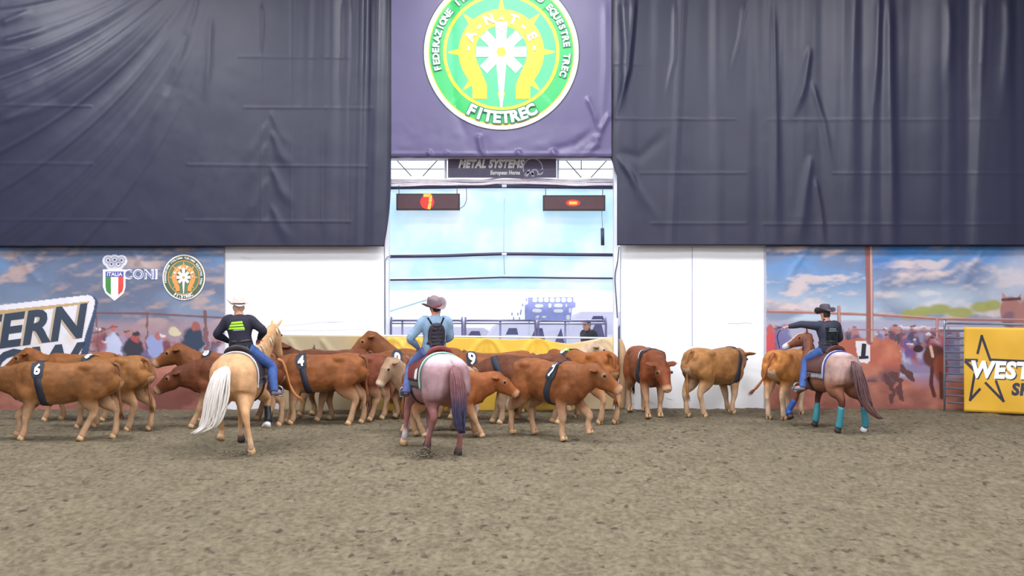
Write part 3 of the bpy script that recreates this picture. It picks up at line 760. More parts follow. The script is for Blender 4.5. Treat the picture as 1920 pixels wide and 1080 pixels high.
# shield with rings
its = [ring(cx, cy, 5.5, 9.5, 24) for cx, cy in ((203, 489), (215, 488), (228, 489), (209, 496), (222, 496))]
V, F = merge([ring(x, y, 0, 11, 24) for x, y in ((203, 489), (215, 488), (228, 489), (209, 496), (222, 496))]); flat('rings_backing', V, F, YM, dm, 0.005, P1('print_pale_grey', srgb(214,214,230)), ml)
V, F = merge([ring(x, y, 4.5, 6.5, 20) for x, y in ((203, 488), (215, 487), (228, 488), (209, 495), (222, 495))]); flat('rings', V, F, YM, dm, 0.009, P1('print_mid_grey', srgb(168,168,186)), ml)
V, F = merge([ring(x, y, 0, 2, 10) for x, y in ((203, 488), (215, 487), (228, 488), (209, 495), (222, 495))]); flat('rings_centres', V, F, YM, dm, 0.009, M_slate, ml)
sh_o = [(193, 505), (236, 505), (236, 538), (232, 550), (215, 564), (198, 550), (193, 538)]
flat('shield', sh_o, [tuple(range(7))], YM, dm, 0.006, E_w, ml)
flat('shield_band', [(198, 509), (232, 509), (232, 519), (198, 519)], [(0,1,2,3)], YM, dm, 0.010, P1('print_blue', srgb(86,86,164)), ml)
flat('shield_stripe', [(198, 519), (208, 519), (208, 553), (199.5, 546), (198, 537)], [(0,1,2,3,4)], YM, dm, 0.010, P1('print_flag_green', srgb(66,142,70)), ml)
flat('shield_stripe', [(222, 519), (232, 519), (232, 537), (230, 546), (222, 553)], [(0,1,2,3,4)], YM, dm, 0.010, P1('print_flag_red', srgb(226,76,70)), ml)
V, F = place_text('ITALIA', 215, 514, 9.5, 0, 0.02, 0); flat('lettering', V, F, YM, dm, 0.014, E_w, ml)
V, F = place_text('CONI', 264, 514, 24, 0, 0.05, 0); flat('lettering_edge', V, F, YM, dm, 0.008, E_w, ml)
V, F = place_text('CONI', 264, 514, 22, 0, 0.0, 0, 1.08); flat('lettering', V, F, YM, dm, 0.012, P1('print_lilac', srgb(130,132,196)), ml)
emblem(YM, dm, 345, 520, 40, dict(w=E_w, y=P1('print_orange', srgb(226,158,84)), g=P1('print_moss', srgb(74,104,84)), t=P1('print_moss_light', srgb(96,126,98)), d=M_slate, gd=M_slate), ml, 0.005, 1.07, 5, False)
V, F = merge([place_text('1', 1619, 658, 36, -0.08, 0.05, 0, 1.15), ([(1610,668),(1628,667),(1628.5,672),(1610.5,673)], [(0,1,2,3)])]); flat('lettering', V, F, YM, dm, 0.007, P1('print_black', srgb(40,38,46)), mr_)

# ------------------------------------------------------------------ gate opening
M_wsteel = mat('white_painted_steel', (0.80, 0.82, 0.92), 0.45, var=0.04)
M_dsteel = mat('dark_painted_steel', srgb(58, 52, 84), 0.5)
def px3(x, y, Y): return (X(x, Y), Y, Z(y, Y))
fr = empty('door_frame', (X(724, YW), YW, 0)); tag(fr, kind='structure')
def inroot(root, sh):
    o = root.location; sh.V = [(a-o.x, b-o.y, c-o.z) for a, b, c in sh.V]; return sh
inroot(fr, Sh().box((X(722, YW), YW-0.05, 0), (X(729, YW), YW+0.25, Z(295, YW)))).build('door_post', M_wsteel, fr, False)
inroot(fr, Sh().box((X(1151, YW), YW-0.05, 0), (X(1159, YW), YW+0.25, Z(295, YW)))).build('door_post', M_wsteel, fr, False)
inroot(fr, Sh().box((X(722, YW), YW+0.0, Z(297, YW)), (X(1159, YW), YW+0.25, Z(250, YW)))).build('lintel', M_wsteel, fr, False)
# translucent sheeting door hanging from the head beam, stiffened by tubes
def pvc(name):
    m = bpy.data.materials.new(name); m.use_nodes = True; nt = m.node_tree; N = nt.nodes; L = nt.links
    b = N['Principled BSDF']; tr = N.new('ShaderNodeBsdfTranslucent'); mx = N.new('ShaderNodeMixShader'); mx.inputs[0].default_value = 0.72
    nz = N.new('ShaderNodeTexNoise'); nz.inputs['Scale'].default_value = 0.9; nz.inputs['Detail'].default_value = 3; tc = N.new('ShaderNodeTexCoord'); L.new(tc.outputs['Object'], nz.inputs['Vector'])
    cr = N.new('ShaderNodeValToRGB'); cr.color_ramp.elements[0].position = 0.42; cr.color_ramp.elements[0].color = (0.60, 0.86, 0.98, 1); cr.color_ramp.elements[1].position = 0.62; cr.color_ramp.elements[1].color = (0.88, 0.95, 1.0, 1)
    L.new(nz.outputs['Fac'], cr.inputs['Fac']); L.new(cr.outputs['Color'], tr.inputs['Color']); L.new(cr.outputs['Color'], b.inputs['Base Color']); b.inputs['Roughness'].default_value = 0.4
    L.new(b.outputs[0], mx.inputs[1]); L.new(tr.outputs[0], mx.inputs[2]); L.new(mx.outputs[0], N['Material Output'].inputs['Surface']); return m
M_pvc = pvc('translucent_sheet')
YS = YW+0.35
sd = empty('sheet_door', (X(940, YS), YS, Z(545, YS))); tag(sd, 'translucent pale blue sheet door with dark stiffening tubes above the gate', 'door')
def sheet(y0, y1, bow):
    n = 24; s = Sh(); V = []
    for i in range(n+1):
        x = 729+(1151-729)*i/n; b = bow*math.sin(math.pi*i/n)
        for yy in (y0-b, y1-b): V.append((X(x, YS), YS+0.02*math.sin(i*1.3), Z(yy, YS)))
    s.add(V, [(2*i, 2*i+2, 2*i+3, 2*i+1) for i in range(n)]); return inroot(sd, s)
sheet(353, 477, 2).build('sheet_panel', M_pvc, sd); sheet(481, 521, 3).build('sheet_panel', M_pvc, sd); sheet(524, 545, 3).build('sheet_panel', M_pvc, sd)
for y0, y1, r in ((350, 350, 0.045), (479.5, 477, 0.035), (523.5, 521, 0.020)):
    inroot(sd, Sh().tube([px3(730, y0+1.5, YS-0.05), px3(835, y0, YS-0.05), px3(940, y1-1, YS-0.05), px3(1050, y1, YS-0.05), px3(1149, y1+1, YS-0.05)], r, 10, 2)).build('stiffening_tube', M_dsteel, sd)
for y0 in (350, 477.5):
    inroot(sd, Sh().box((X(941, YS), YS-0.11, Z(y0+2, YS)), (X(950, YS), YS-0.01, Z(y0-3, YS)))).build('tube_joint', M_wsteel, sd)
inroot(sd, Sh().tube([px3(945.5, 372, YS-0.03), px3(944.5, 470, YS-0.03), px3(946, 515, YS-0.03)], 0.006, 6)).build('pull_cord', mat('grey_cord', srgb(150,175,200), 0.7), sd)
# roof space behind: pale panels above y=340
tr_ = empty('lattice_truss', (X(940, YS+0.1), YS+0.1, Z(345, YS))); tag(tr_, 'white lattice truss with thin diagonals above the sheet door', 'truss')
inroot(tr_, Sh().tube([px3(729, 342, YS-0.05), px3(800, 340, YS-0.05), px3(1151, 341, YS-0.05)], 0.04, 8)).build('bottom_chord', M_wsteel, tr_)
inroot(tr_, Sh().tube([px3(729, 297, YS-0.05), px3(1151, 297, YS-0.05)], 0.05, 8)).build('top_chord', M_wsteel, tr_)
for x0, x1 in ((729, 833), (1046, 1151)):
    inroot(tr_, Sh().tube([px3(x0, 317, YS-0.02), px3(x1, 317, YS-0.02)], 0.008, 6)).build('tie_rod', M_dsteel, tr_)
for a, b in (((740, 296), (771, 330)), ((825, 295), (793, 330)), ((1058, 297), (1090, 333)), ((1142, 296), (1108, 333)), ((1090, 297), (1090, 318))):
    inroot(tr_, Sh().tube([px3(*a, YS-0.02), px3(*b, YS-0.02)], 0.010, 6)).build('diagonal_rod', M_dsteel, tr_)
for x in (836, 1046):
    inroot(tr_, Sh().box((X(x-2, YS), YS-0.1, Z(335, YS)), (X(x+2, YS), YS, Z(295, YS)))).build('hanger', M_wsteel, tr_, False)
# rumpled white cloth and cables laid over the head beam
rc = Sh(); r9 = random.Random(5)
for k in range(4):
    pts = [px3(731+i*35, 337+k*3.2+r9.uniform(-1.5, 1.5)-(3 if 5 < i < 9 else 0), YS-0.12) for i in range(13)]
    rc.tube(pts, 0.018+0.006*(k % 2), 8, 3)
tag(rc.build('rolled_sheet', mat('pale_pink_sheet', (0.86, 0.80, 0.88), 0.6)), 'rolled white sheeting lying along the head beam above the scoreboards', 'sheeting')
# backing panel of the space above the door
# sign
sg = Sh().box(px3(840, 333, YS-0.24), (X(1043, YS-0.24), YS-0.20, Z(295, YS-0.24))).build('sponsor_sign', mat('sign_grey', srgb(106, 100, 128), 0.6), None, False)
tag(sg, 'grey sponsor sign with white METAL SYSTEMS lettering under the emblem banner', 'sign')
Y3 = YS-0.24
V, F = place_text('METAL SYSTEMS', 920, 307, 20.5, 0, 0.06, 0.3, 0.76); flat('lettering', V, F, Y3, zero, 0.006, E_w, sg, 20)
V, F = place_text('European Horse', 947, 323.5, 10.5, 0, 0.045, 0.1, 0.74); flat('lettering', V, F, Y3, zero, 0.006, E_w, sg, 20)
its = []
def arcband(cx, cy, r, a0, a1, w, ry=1.0, n=14):
    V, F = [], []
    for i in range(n+1):
        a = math.radians(a0+(a1-a0)*i/n); 
        for rr in (r-w/2, r+w/2): V.append((cx+rr*math.cos(a), cy-rr*ry*math.sin(a)))
    return V, [(2*i, 2*i+1, 2*i+3, 2*i+2) for i in range(n)]
V, F = merge([arcband(999, 316, 18, -20, 200, 2.0, 1.05), arcband(992, 331, 8, 20, 170, 3.5), arcband(1002, 325, 7, -30, 140, 2), arcband(1012, 322, 5, -120, 60, 2.5), ([(984,331),(990,318),(994,318),(990,331)], [(0,1,2,3)]), ([(997,331),(996,320),(1000,319),(1002,331)], [(0,1,2,3)])])
flat('horse_outline', V, F, Y3, zero, 0.006, P1('print_lilac_white', srgb(206,200,224)), sg, 20)
# LED scoreboards
M_case = mat('scoreboard_case', srgb(66, 34, 44), 0.4); M_edge = mat('scoreboard_frame', srgb(26, 14, 26), 0.5)
M_led = mat('lit_led', (1.0, 0.25, 0.05), emit=((1.0, 0.13, 0.015), 2.6)); M_led.node_tree.nodes['Principled BSDF'].inputs['Base Color'].default_value = (0.8, 0.1, 0.05, 1)
YL = YS-0.32
M_glow = mat('red_glow', (0.5, 0.02, 0.02), emit=((1.0, 0.02, 0.01), 0.65))
def scoreboard(x0, y0, x1, y1, segs, lab):
    r = empty('led_scoreboard', (X((x0+x1)/2, YL), YL, Z(y1, YL))); tag(r, lab, 'scoreboard', 'LED scoreboards over the gate')
    inroot(r, Sh().box((X(x0, YL), YL, Z(y1, YL)), (X(x1, YL), YL+0.12, Z(y0, YL)))).build('case', M_edge, r, False)
    inroot(r, Sh().box((X(x0+2.5, YL), YL-0.006, Z(y1-2.5, YL)), (X(x1-2.5, YL), YL-0.001, Z(y0+2.5, YL)))).build('face', M_case, r, False)
    s = Sh()
    for a, b in segs:
        A, B = Vector(px3(*a, YL-0.015)), Vector(px3(*b, YL-0.015)); d = (B-A).normalized()*0.03; p = Vector((-d.z, 0, d.x))
        s.add([A-p, A-d*0-p*0+p, B+p, B-p], [(0,1,2,3)])
        s.V[-4:] = [tuple(A-p), tuple(A+p), tuple(B+p), tuple(B-p)]
        q = len(s.V); s.V += [(v[0], v[1]+0.01, v[2]) for v in s.V[q-4:q]]; s.F += [(q, q+3, q+2, q+1), (q-4, q, q+1, q-3), (q-3, q+1, q+2, q-2), (q-2, q+2, q+3, q-1), (q-1, q+3, q, q-4)]
    inroot(r, s).build('lit_digit', M_led, r, False)
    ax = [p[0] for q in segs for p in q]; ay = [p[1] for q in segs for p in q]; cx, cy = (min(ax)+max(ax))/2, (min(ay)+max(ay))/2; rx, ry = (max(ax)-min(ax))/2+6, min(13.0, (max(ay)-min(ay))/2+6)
    inroot(r, Sh().add([px3(cx+rx*math.cos(k*math.pi/10), cy+ry*math.sin(k*math.pi/10), YL-0.009) for k in range(20)], [tuple(range(20))])).build('red_glow_disc', M_glow, r, False)  # emissive disc imitating the red glow around the lit digit
    for x in (x0+5, x1-5):
        inroot(r, Sh().tube([px3(x, y0, YL+0.06), px3(x, 348, YL+0.06)], 0.008, 6)).build('hanging_wire', M_dsteel, r)
    pts = [px3(x1-2, y1-2, YL+0.1), px3(x1+8, y1-8, YL+0.1), px3(x1+13, y1-22, YL+0.1), px3(x1+12, 352, YL+0.1)]
    if x0 < 900: inroot(r, Sh().tube(pts, 0.007, 6, 2)).build('cable', M_dsteel, r)
    return r
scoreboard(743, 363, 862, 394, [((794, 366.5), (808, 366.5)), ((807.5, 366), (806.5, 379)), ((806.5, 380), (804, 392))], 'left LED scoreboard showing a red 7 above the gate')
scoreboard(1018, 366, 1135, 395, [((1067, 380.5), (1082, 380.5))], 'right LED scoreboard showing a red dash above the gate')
hl = empty('hanging_tube_lamp', px3(1129.5, 460, YS-0.2)); tag(hl, 'short dark tube hanging on a thin wire below the right scoreboard', 'lamp')
inroot(hl, Sh().tube([px3(1129.5, 428, YS-0.2), px3(1130, 460, YS-0.2)], 0.038, 10)).build('tube_body', M_dsteel, hl)
inroot(hl, Sh().tube([px3(1128.5, 395, YS-0.2), px3(1129.5, 428, YS-0.2)], 0.005, 6)).build('wire', M_dsteel, hl)
# cables beside the door posts
tag(Sh().tube([px3(1161, 462, YW-0.09), px3(1158, 490, YW-0.09), px3(1153, 520, YW-0.09), px3(1156, 570, YW-0.09), px3(1159, 640, YW-0.09), px3(1158, 760, YW-0.09)], 0.012, 6, 4).build('cable', M_dsteel), 'dark cable hanging loose down the right door post', 'cable')
tag(Sh().tube([px3(733, 481, YW-0.09), px3(724, 485, YW-0.09), px3(722, 520, YW-0.09), px3(723, 690, YW-0.09)], 0.010, 6, 4).build('cable', M_steel), 'thin grey cable running down the left door post', 'cable')

# ------------------------------------------------------------------ livestock panels
def panel(x0, x1, Y0, Y1, top, n, lab, bottom=0.12, vert=(0.0, 0.5, 1.0), m=None, r=0.021, group='tubular livestock panels', name='fence_panel', double=False):
    m = m or M_steel
    A = Vector((X(x0, Y0), Y0, 0)); B = Vector((X(x1, Y1), Y1, 0))
    rt = empty(name, tuple((A+B)/2)); tag(rt, lab, 'fence', group)
    for i in range(n):
        z = bottom+(top-bottom)*i/(n-1); u = Vector((0, 0, z))
        d = (B-A).normalized()*(0.0 if 0 < i < n-1 else 0.06)
        inroot(rt, Sh().tube([tuple(A+u+d), tuple(B+u-d)], r, 8)).build('rail', m, rt)
    if double: inroot(rt, Sh().tube([tuple(A+Vector((0,0,top-0.06))), tuple(B+Vector((0,0,top-0.06)))], r*0.7, 8)).build('rail', m, rt)
    for t in vert:
        p = A.lerp(B, t)
        if t in (0.0, 1.0):
            e = (B-A).normalized()*0.06*(1 if t == 0 else -1)
            inroot(rt, Sh().tube([tuple(p), tuple(p+Vector((0,0,top-0.06))), tuple(p+Vector((0,0,top-0.015))+e*0.4), tuple(p+Vector((0,0,top))+e)], r*1.15, 8, 2)).build('post', m, rt)
        else:
            inroot(rt, Sh().box((p.x-0.02, p.y-0.006, 0.05), (p.x+0.02, p.y+0.006, top))).build('post', m, rt)
    return rt
YG = 24.30; M_gsteel = mat('blue_grey_tube', srgb(112, 112, 150), 0.4, 0.4)
panel(733, 867, YG, YG, Z(601, YG), 4, 'tubular panel behind the yellow banner at the left door post', vert=(0.0, 0.16, 1.0), m=M_gsteel, double=True)
panel(872, 1004, YG, YG, Z(601, YG), 4, 'middle tubular panel behind the yellow banner in the gateway', m=M_gsteel, vert=(0.0, 0.5, 1.0), double=True)
panel(1009, 1136, YG, YG, Z(602, YG), 4, 'tubular panel behind the yellow banner in front of the standing man', m=M_gsteel, vert=(0.0, 0.4, 1.0), double=True)
ld = panel(1139, 1156, YG-0.14, YG-0.14, Z(640, YG), 6, 'narrow white ladder-like panel closing the gap at the right door post', bottom=0.3, vert=(0.0, 1.0), m=M_gsteel, r=0.018)
inroot(ld, Sh().box((X(1149, YG), YG-0.2, 0), (X(1157, YG), YG-0.16, Z(596, YG)))).build('post', M_wsteel, ld, False)

# banners on the gate
def drape(pts):
    xs = [p[0] for p in pts]; ys = [p[1] for p in pts]
    return lambda x: np.interp(x, xs, ys)
YY = 24.12
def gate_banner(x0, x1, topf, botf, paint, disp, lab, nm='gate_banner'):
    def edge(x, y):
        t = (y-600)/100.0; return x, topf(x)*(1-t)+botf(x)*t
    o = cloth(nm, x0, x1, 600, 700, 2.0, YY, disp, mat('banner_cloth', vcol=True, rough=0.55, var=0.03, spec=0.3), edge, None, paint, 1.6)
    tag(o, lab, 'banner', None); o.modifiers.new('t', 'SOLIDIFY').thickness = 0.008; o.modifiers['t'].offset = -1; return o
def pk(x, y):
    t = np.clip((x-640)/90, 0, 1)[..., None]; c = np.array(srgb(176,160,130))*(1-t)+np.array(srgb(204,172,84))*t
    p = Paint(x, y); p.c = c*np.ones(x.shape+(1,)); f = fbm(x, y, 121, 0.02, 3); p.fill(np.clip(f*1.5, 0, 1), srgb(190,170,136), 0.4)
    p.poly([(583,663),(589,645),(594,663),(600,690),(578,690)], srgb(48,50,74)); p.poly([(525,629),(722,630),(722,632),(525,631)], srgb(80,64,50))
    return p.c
def dk(x, y):
    d = 0.01*fbm(x, y, 123, 0.02, 3)
    for pts, a in (([(540,632),(555,660),(590,690)],.03), ([(600,632),(612,650),(640,690)],.035), ([(700,632),(712,650),(725,672)],.04), ([(680,632),(690,655),(705,690)],.03), ([(535,700),(560,730),(600,760)],.03)): d = d+stroke(x, y, pts, a, 4, 9)
    return d
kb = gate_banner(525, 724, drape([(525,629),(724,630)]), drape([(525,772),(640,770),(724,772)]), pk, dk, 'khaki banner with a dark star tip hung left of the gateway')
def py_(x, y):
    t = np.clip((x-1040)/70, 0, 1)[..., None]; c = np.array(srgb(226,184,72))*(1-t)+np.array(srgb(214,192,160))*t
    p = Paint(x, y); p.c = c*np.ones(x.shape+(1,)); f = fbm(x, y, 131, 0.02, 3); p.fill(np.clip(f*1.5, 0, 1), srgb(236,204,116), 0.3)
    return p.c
def dy(x, y):
    d = 0.01*fbm(x, y, 133, 0.02, 3)
    for xx in (735, 776, 913, 1010, 1130):
        for dx_, k in ((-34, 1), (-14, 0.8), (12, 0.8), (34, 1)):
            d = d+stroke(x, y, [(xx, 628), (xx+dx_*0.5, 645), (xx+dx_*1.3, 690)], 0.035*k, 3, 9)
    return d
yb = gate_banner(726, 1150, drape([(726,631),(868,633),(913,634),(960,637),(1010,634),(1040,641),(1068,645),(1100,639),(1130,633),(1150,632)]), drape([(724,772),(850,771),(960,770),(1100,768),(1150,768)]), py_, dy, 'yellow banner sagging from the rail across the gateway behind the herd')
tag(Sh().tube([px3(525, 628, YY+0.03), px3(724, 629.5, YY+0.03), px3(1150, 634, YY+0.03)], 0.02, 8).build('hanging_rail', M_wsteel), 'long pale rail that carries the khaki and yellow gate banners', 'rail')
# tan rolled cloth strapped to the right door post
rt = Sh().loft([px3(1166, 768, 24.2), px3(1167, 740, 24.2), px3(1168, 700, 24.2), px3(1167, 660, 24.2), px3(1163, 636, 24.2)], [.06, .075, .08, .075, .03], (1,0,0), 12, 3)
tag(rt.build('rolled_cloth', mat('tan_cloth', srgb(184, 150, 112), 0.8, bump=0.4, bscale=15)), 'upright tan rolled cloth leaning beside the right door post', 'cloth')

# right hand panels with the yellow western banner
pr = panel(1771, 2080, 24.0, 22.4, 1.78, 12, 'galvanised tubular panel at the right edge carrying the yellow star banner', bottom=0.16, vert=(0.0, 0.5, 1.0), r=0.02)
def rb():
    A = Vector((X(1810, 23.62), 23.62-0.06, 0)); B = Vector((X(2080, 22.4), 22.4-0.06, 0)); L = (B-A).length
    k = L/270.0      # metres per banner pixel
    z1 = 1.72; z0 = -0.0+0.02
    root = empty('star_banner', tuple(A.lerp(B, .5)+Vector((0,0,0.02)))); tag(root, 'yellow banner with a dark open star and white WEST lettering at the right edge', 'banner')
    u = (B-A).normalized(); nn = Vector((-u.y, u.x, 0)); nn = nn if nn.y < 0 else -nn
    def at(x, y, off): # x: 1805..2080, y 616..776 (pixel like)
        lx = (x-1810); zz = z1-(y-617)*(z1-z0)/160.0
        w = 0.012*math.sin(x*0.07+y*0.02)+0.012*math.sin(x*0.031-y*0.06)
        return A+u*(lx*k)+Vector((0,0,zz))+nn*(w+off)
    V, F = refine([(1805, 617), (2080, 617), (2080, 777), (1805, 777)], [(0,1,2,3)], 5)
    def put(V, F, off, nm, m, par):
        s = Sh().add([at(x, y, off) for x, y in V], F); inroot(root, s); return s.build(nm, m, par)
    c = put(V, F, 0.0, 'cloth', mat('yellow_cloth', srgb(222, 172, 52), 0.55, var=0.06, scale=2), root); c.modifiers.new('t', 'SOLIDIFY').thickness = 0.006
    def seg(pts, w):
        its = []
        for a, b in zip(pts[:-1], pts[1:]):
            d = Vector((b[0]-a[0], b[1]-a[1])).normalized(); p = Vector((-d.y, d.x))*w/2; e = d*w*0.4
            its.append(([(a[0]-p.x-e.x, a[1]-p.y-e.y), (b[0]-p.x+e.x, b[1]-p.y+e.y), (b[0]+p.x+e.x, b[1]+p.y+e.y), (a[0]+p.x-e.x, a[1]+p.y-e.y)], [(0,1,2,3)]))
        return merge(its)
    V, F = merge([seg([(1832, 666), (1840, 634), (1856, 678), (1960, 680)], 5), seg([(1797+12, 680), (1830, 680)], 6), seg([(1809, 683), (1824, 697)], 6), seg([(1826, 706), (1817, 755), (1836, 734)], 5), seg([(1848, 722), (1882, 754), (1868, 718)], 5)])
    V, F = refine(V, F, 6); put(V, F, 0.008, 'star_outline', P1('print_charcoal', srgb(52,50,66)), root)
    V, F = place_text('WESTERN', 1916, 696, 42, 0, 0.05, 0.12, 0.98); V, F = refine(V, F, 6); put([(x+2, y+2) for x, y in V], F, 0.010, 'lettering_shadow', P1('print_charcoal', srgb(52,50,66)), root); put(V, F, 0.018, 'lettering', E_w, root)
    V, F = place_text('SHOW', 1945, 731, 30, 0, 0.05, 0.12, 1.0); V, F = refine(V, F, 6); put(V, F, 0.010, 'lettering', P1('print_charcoal', srgb(52,50,66)), root)
rb()

# ------------------------------------------------------------------ outside, seen through the gateway
struct('outside_ground', Sh().box((-30, YW+0.3, -0.35), (30, 80, -0.02)), mat('pale_concrete_yard', (0.62, 0.63, 0.68), 0.8))
M_car = mat('white_car_paint', (0.44, 0.43, 0.56), 0.3, var=0.03); M_glass = mat('tinted_window', srgb(70, 66, 100), 0.1); M_tyre = mat('tyre_rubber', srgb(40, 38, 50), 0.8)
def car(x, Y, length, h, lab, prof, m=M_car):
    r = empty('car', (X(x, Y), Y, 0)); tag(r, lab, 'car', 'cars parked outside')
    w = 1.7; pts = [(a*length-length/2, b*h) for a, b in prof]; n = len(pts)
    V = [(a, -w/2+(0.12 if b > h*0.6 else 0), b) for a, b in pts]+[(a, w/2-(0.12 if b > h*0.6 else 0), b) for a, b in pts]
    F = [tuple(range(n)), tuple(reversed(range(n, 2*n)))]+[(i, n+i, n+(i+1) % n, (i+1) % n) for i in range(n)]
    Sh().add(V, F).build('car_body', m, r, False)
    for x0, x1 in ((0.24, 0.44), (0.47, 0.66), (0.69, 0.82)):
        Sh().add([((x0+0.04)*length-length/2, -w/2+0.02, h*0.64), (x1*length-length/2, -w/2+0.02, h*0.64), ((x1-0.03)*length-length/2, -w/2+0.09, h*0.92), ((x0+0.10)*length-length/2, -w/2+0.09, h*0.92)], [(0,1,2,3)]).build('side_window', M_glass, r, False)
    for a in (0.18, 0.82):
        for s in (-1, 1):
            Sh().tube([(a*length-length/2, s*(w/2-0.14), 0.32), (a*length-length/2, s*(w/2+0.01), 0.32)], 0.32, 16).build('wheel', M_tyre, r)
    return r
SED = [(0,.25),(0,.58),(.05,.66),(.2,.68),(.33,.97),(.42,1.0),(.66,1.0),(.8,.72),(.97,.68),(1,.5),(1,.25)]
VAN = [(0,.15),(0,.5),(.1,.6),(.2,.95),(.25,1),(.98,1),(1,.95),(1,.15)]
car(757, 34, 3.6, 1.40, 'pale car outside, partly hidden by the rider in the gateway', VAN)
car(868, 37.5, 4.2, 1.25, 'low pale car parked outside behind the middle fence panel', SED)
car(988, 33.0, 3.2, 1.52, 'white hatchback outside below the blue display board', VAN)
car(1098, 36.5, 3.4, 1.5, 'white estate car outside just left of the standing man', SED)
car(1150, 40, 4.6, 1.7, 'pale van parked outside behind the standing man', VAN)
# display board with white ovals
Yd = 31.0
bd = empty('display_board', (X(1020, Yd), Yd, 0)); tag(bd, 'blue display board with rows of white ovals standing outside the gateway', 'board')
M_blu = mat('board_blue', srgb(168, 172, 232), 0.6)
inroot(bd, Sh().add([px3(x, y, Yd) for x, y in ((990,558),(1075,557),(1075,566),(1079,567),(1079,576),(1073,578),(1070,600),(984,600),(984,572),(990,570))]+[tuple(Vector(px3(x, y, Yd))+Vector((0,0.06,0))) for x, y in ((990,558),(1075,557),(1075,566),(1079,567),(1079,576),(1073,578),(1070,600),(984,600),(984,572),(990,570))], [tuple(range(10)), tuple(range(19, 9, -1))]+[(i, 10+i, 10+(i+1) % 10, (i+1) % 10) for i in range(10)])).build('panel', M_blu, bd, False)
for x in (992, 1066): inroot(bd, Sh().box((X(x, Yd)-0.03, Yd+0.06, 0), (X(x, Yd)+0.03, Yd+0.12, Z(565, Yd)))).build('leg', M_wsteel, bd, False)
M_oval = mat('board_white', (0.95, 0.96, 1.0), 0.6)
def oval(cx, cy, rx, ry):
    n = 20; s = Sh(); V = [px3(cx+rx*math.copysign(abs(math.cos(2*math.pi*i/n))**0.7, math.cos(2*math.pi*i/n)), cy+ry*math.copysign(abs(math.sin(2*math.pi*i/n))**0.7, math.sin(2*math.pi*i/n)), Yd-0.012) for i in range(n)]
    V += [(a, b+0.01, c) for a, b, c in V]; s.add(V, [tuple(range(n)), tuple(range(2*n-1, n-1, -1))]+[(i, n+i, n+(i+1) % n, (i+1) % n) for i in range(n)]); return inroot(bd, s)
for cx, cy, rx, ry in [(1003+i*10.8, 562.5, 4.6, 4.4) for i in range(7)]+[(1011,573.5,8,3.4),(1031,573,3,4.4),(1047,573,8,3.6),(1062,573,1.5,3),(1007,582.5,9,3.6),(1047,583,9,3.4),(1069,582,2.6,4.5),(1065,595,3.6,4.6),(1008,594,3,2.5),(1020,594,4,2)]:
    oval(cx, cy, rx, ry).build('oval_patch', M_oval, bd, False)
for cx, cy in ((987,562),(980,572),(988,573),(977,583),(985,583),(960,589),(971,589),(976,588),(992,594),(963,597),(974,597)):
    inroot(bd, Sh().box((X(cx-1.3, Yd), Yd-0.01, Z(cy+2.6, Yd)), (X(cx+1.3, Yd), Yd+0.01, Z(cy-2.6, Yd)))).build('small_tag', M_blu, bd, False)
# white tent whose roof slope shows left of the gateway rider
Yt = 42.0
tn = empty('white_tent', (X(800, Yt), Yt, 0)); tag(tn, 'white peaked tent outside, its roof line rising behind the centre rider', 'tent')
inroot(tn, Sh().add([px3(640, 612, Yt), px3(800, 562, Yt), px3(960, 612, Yt), (X(640, Yt+5), Yt+5, Z(612, Yt)), (X(800, Yt+5), Yt+5, Z(562, Yt)), (X(960, Yt+5), Yt+5, Z(612, Yt))], [(0,1,2),(3,5,4),(0,3,4,1),(1,4,5,2),(0,2,5,3)])).build('tent_roof', mat('tent_white', (0.90, 0.97, 1.0), 0.7), tn, False)
inroot(tn, Sh().tube([px3(641, 611, Yt-0.02), px3(800, 561.5, Yt-0.02)], 0.018, 6)).build('roof_edge', mat('teal_edge', srgb(150, 190, 190), 0.6), tn)
for x in (650, 950): inroot(tn, Sh().tube([(X(x, Yt), Yt, 0), px3(x, 612, Yt)], 0.05, 8)).build('tent_pole', M_wsteel, tn)
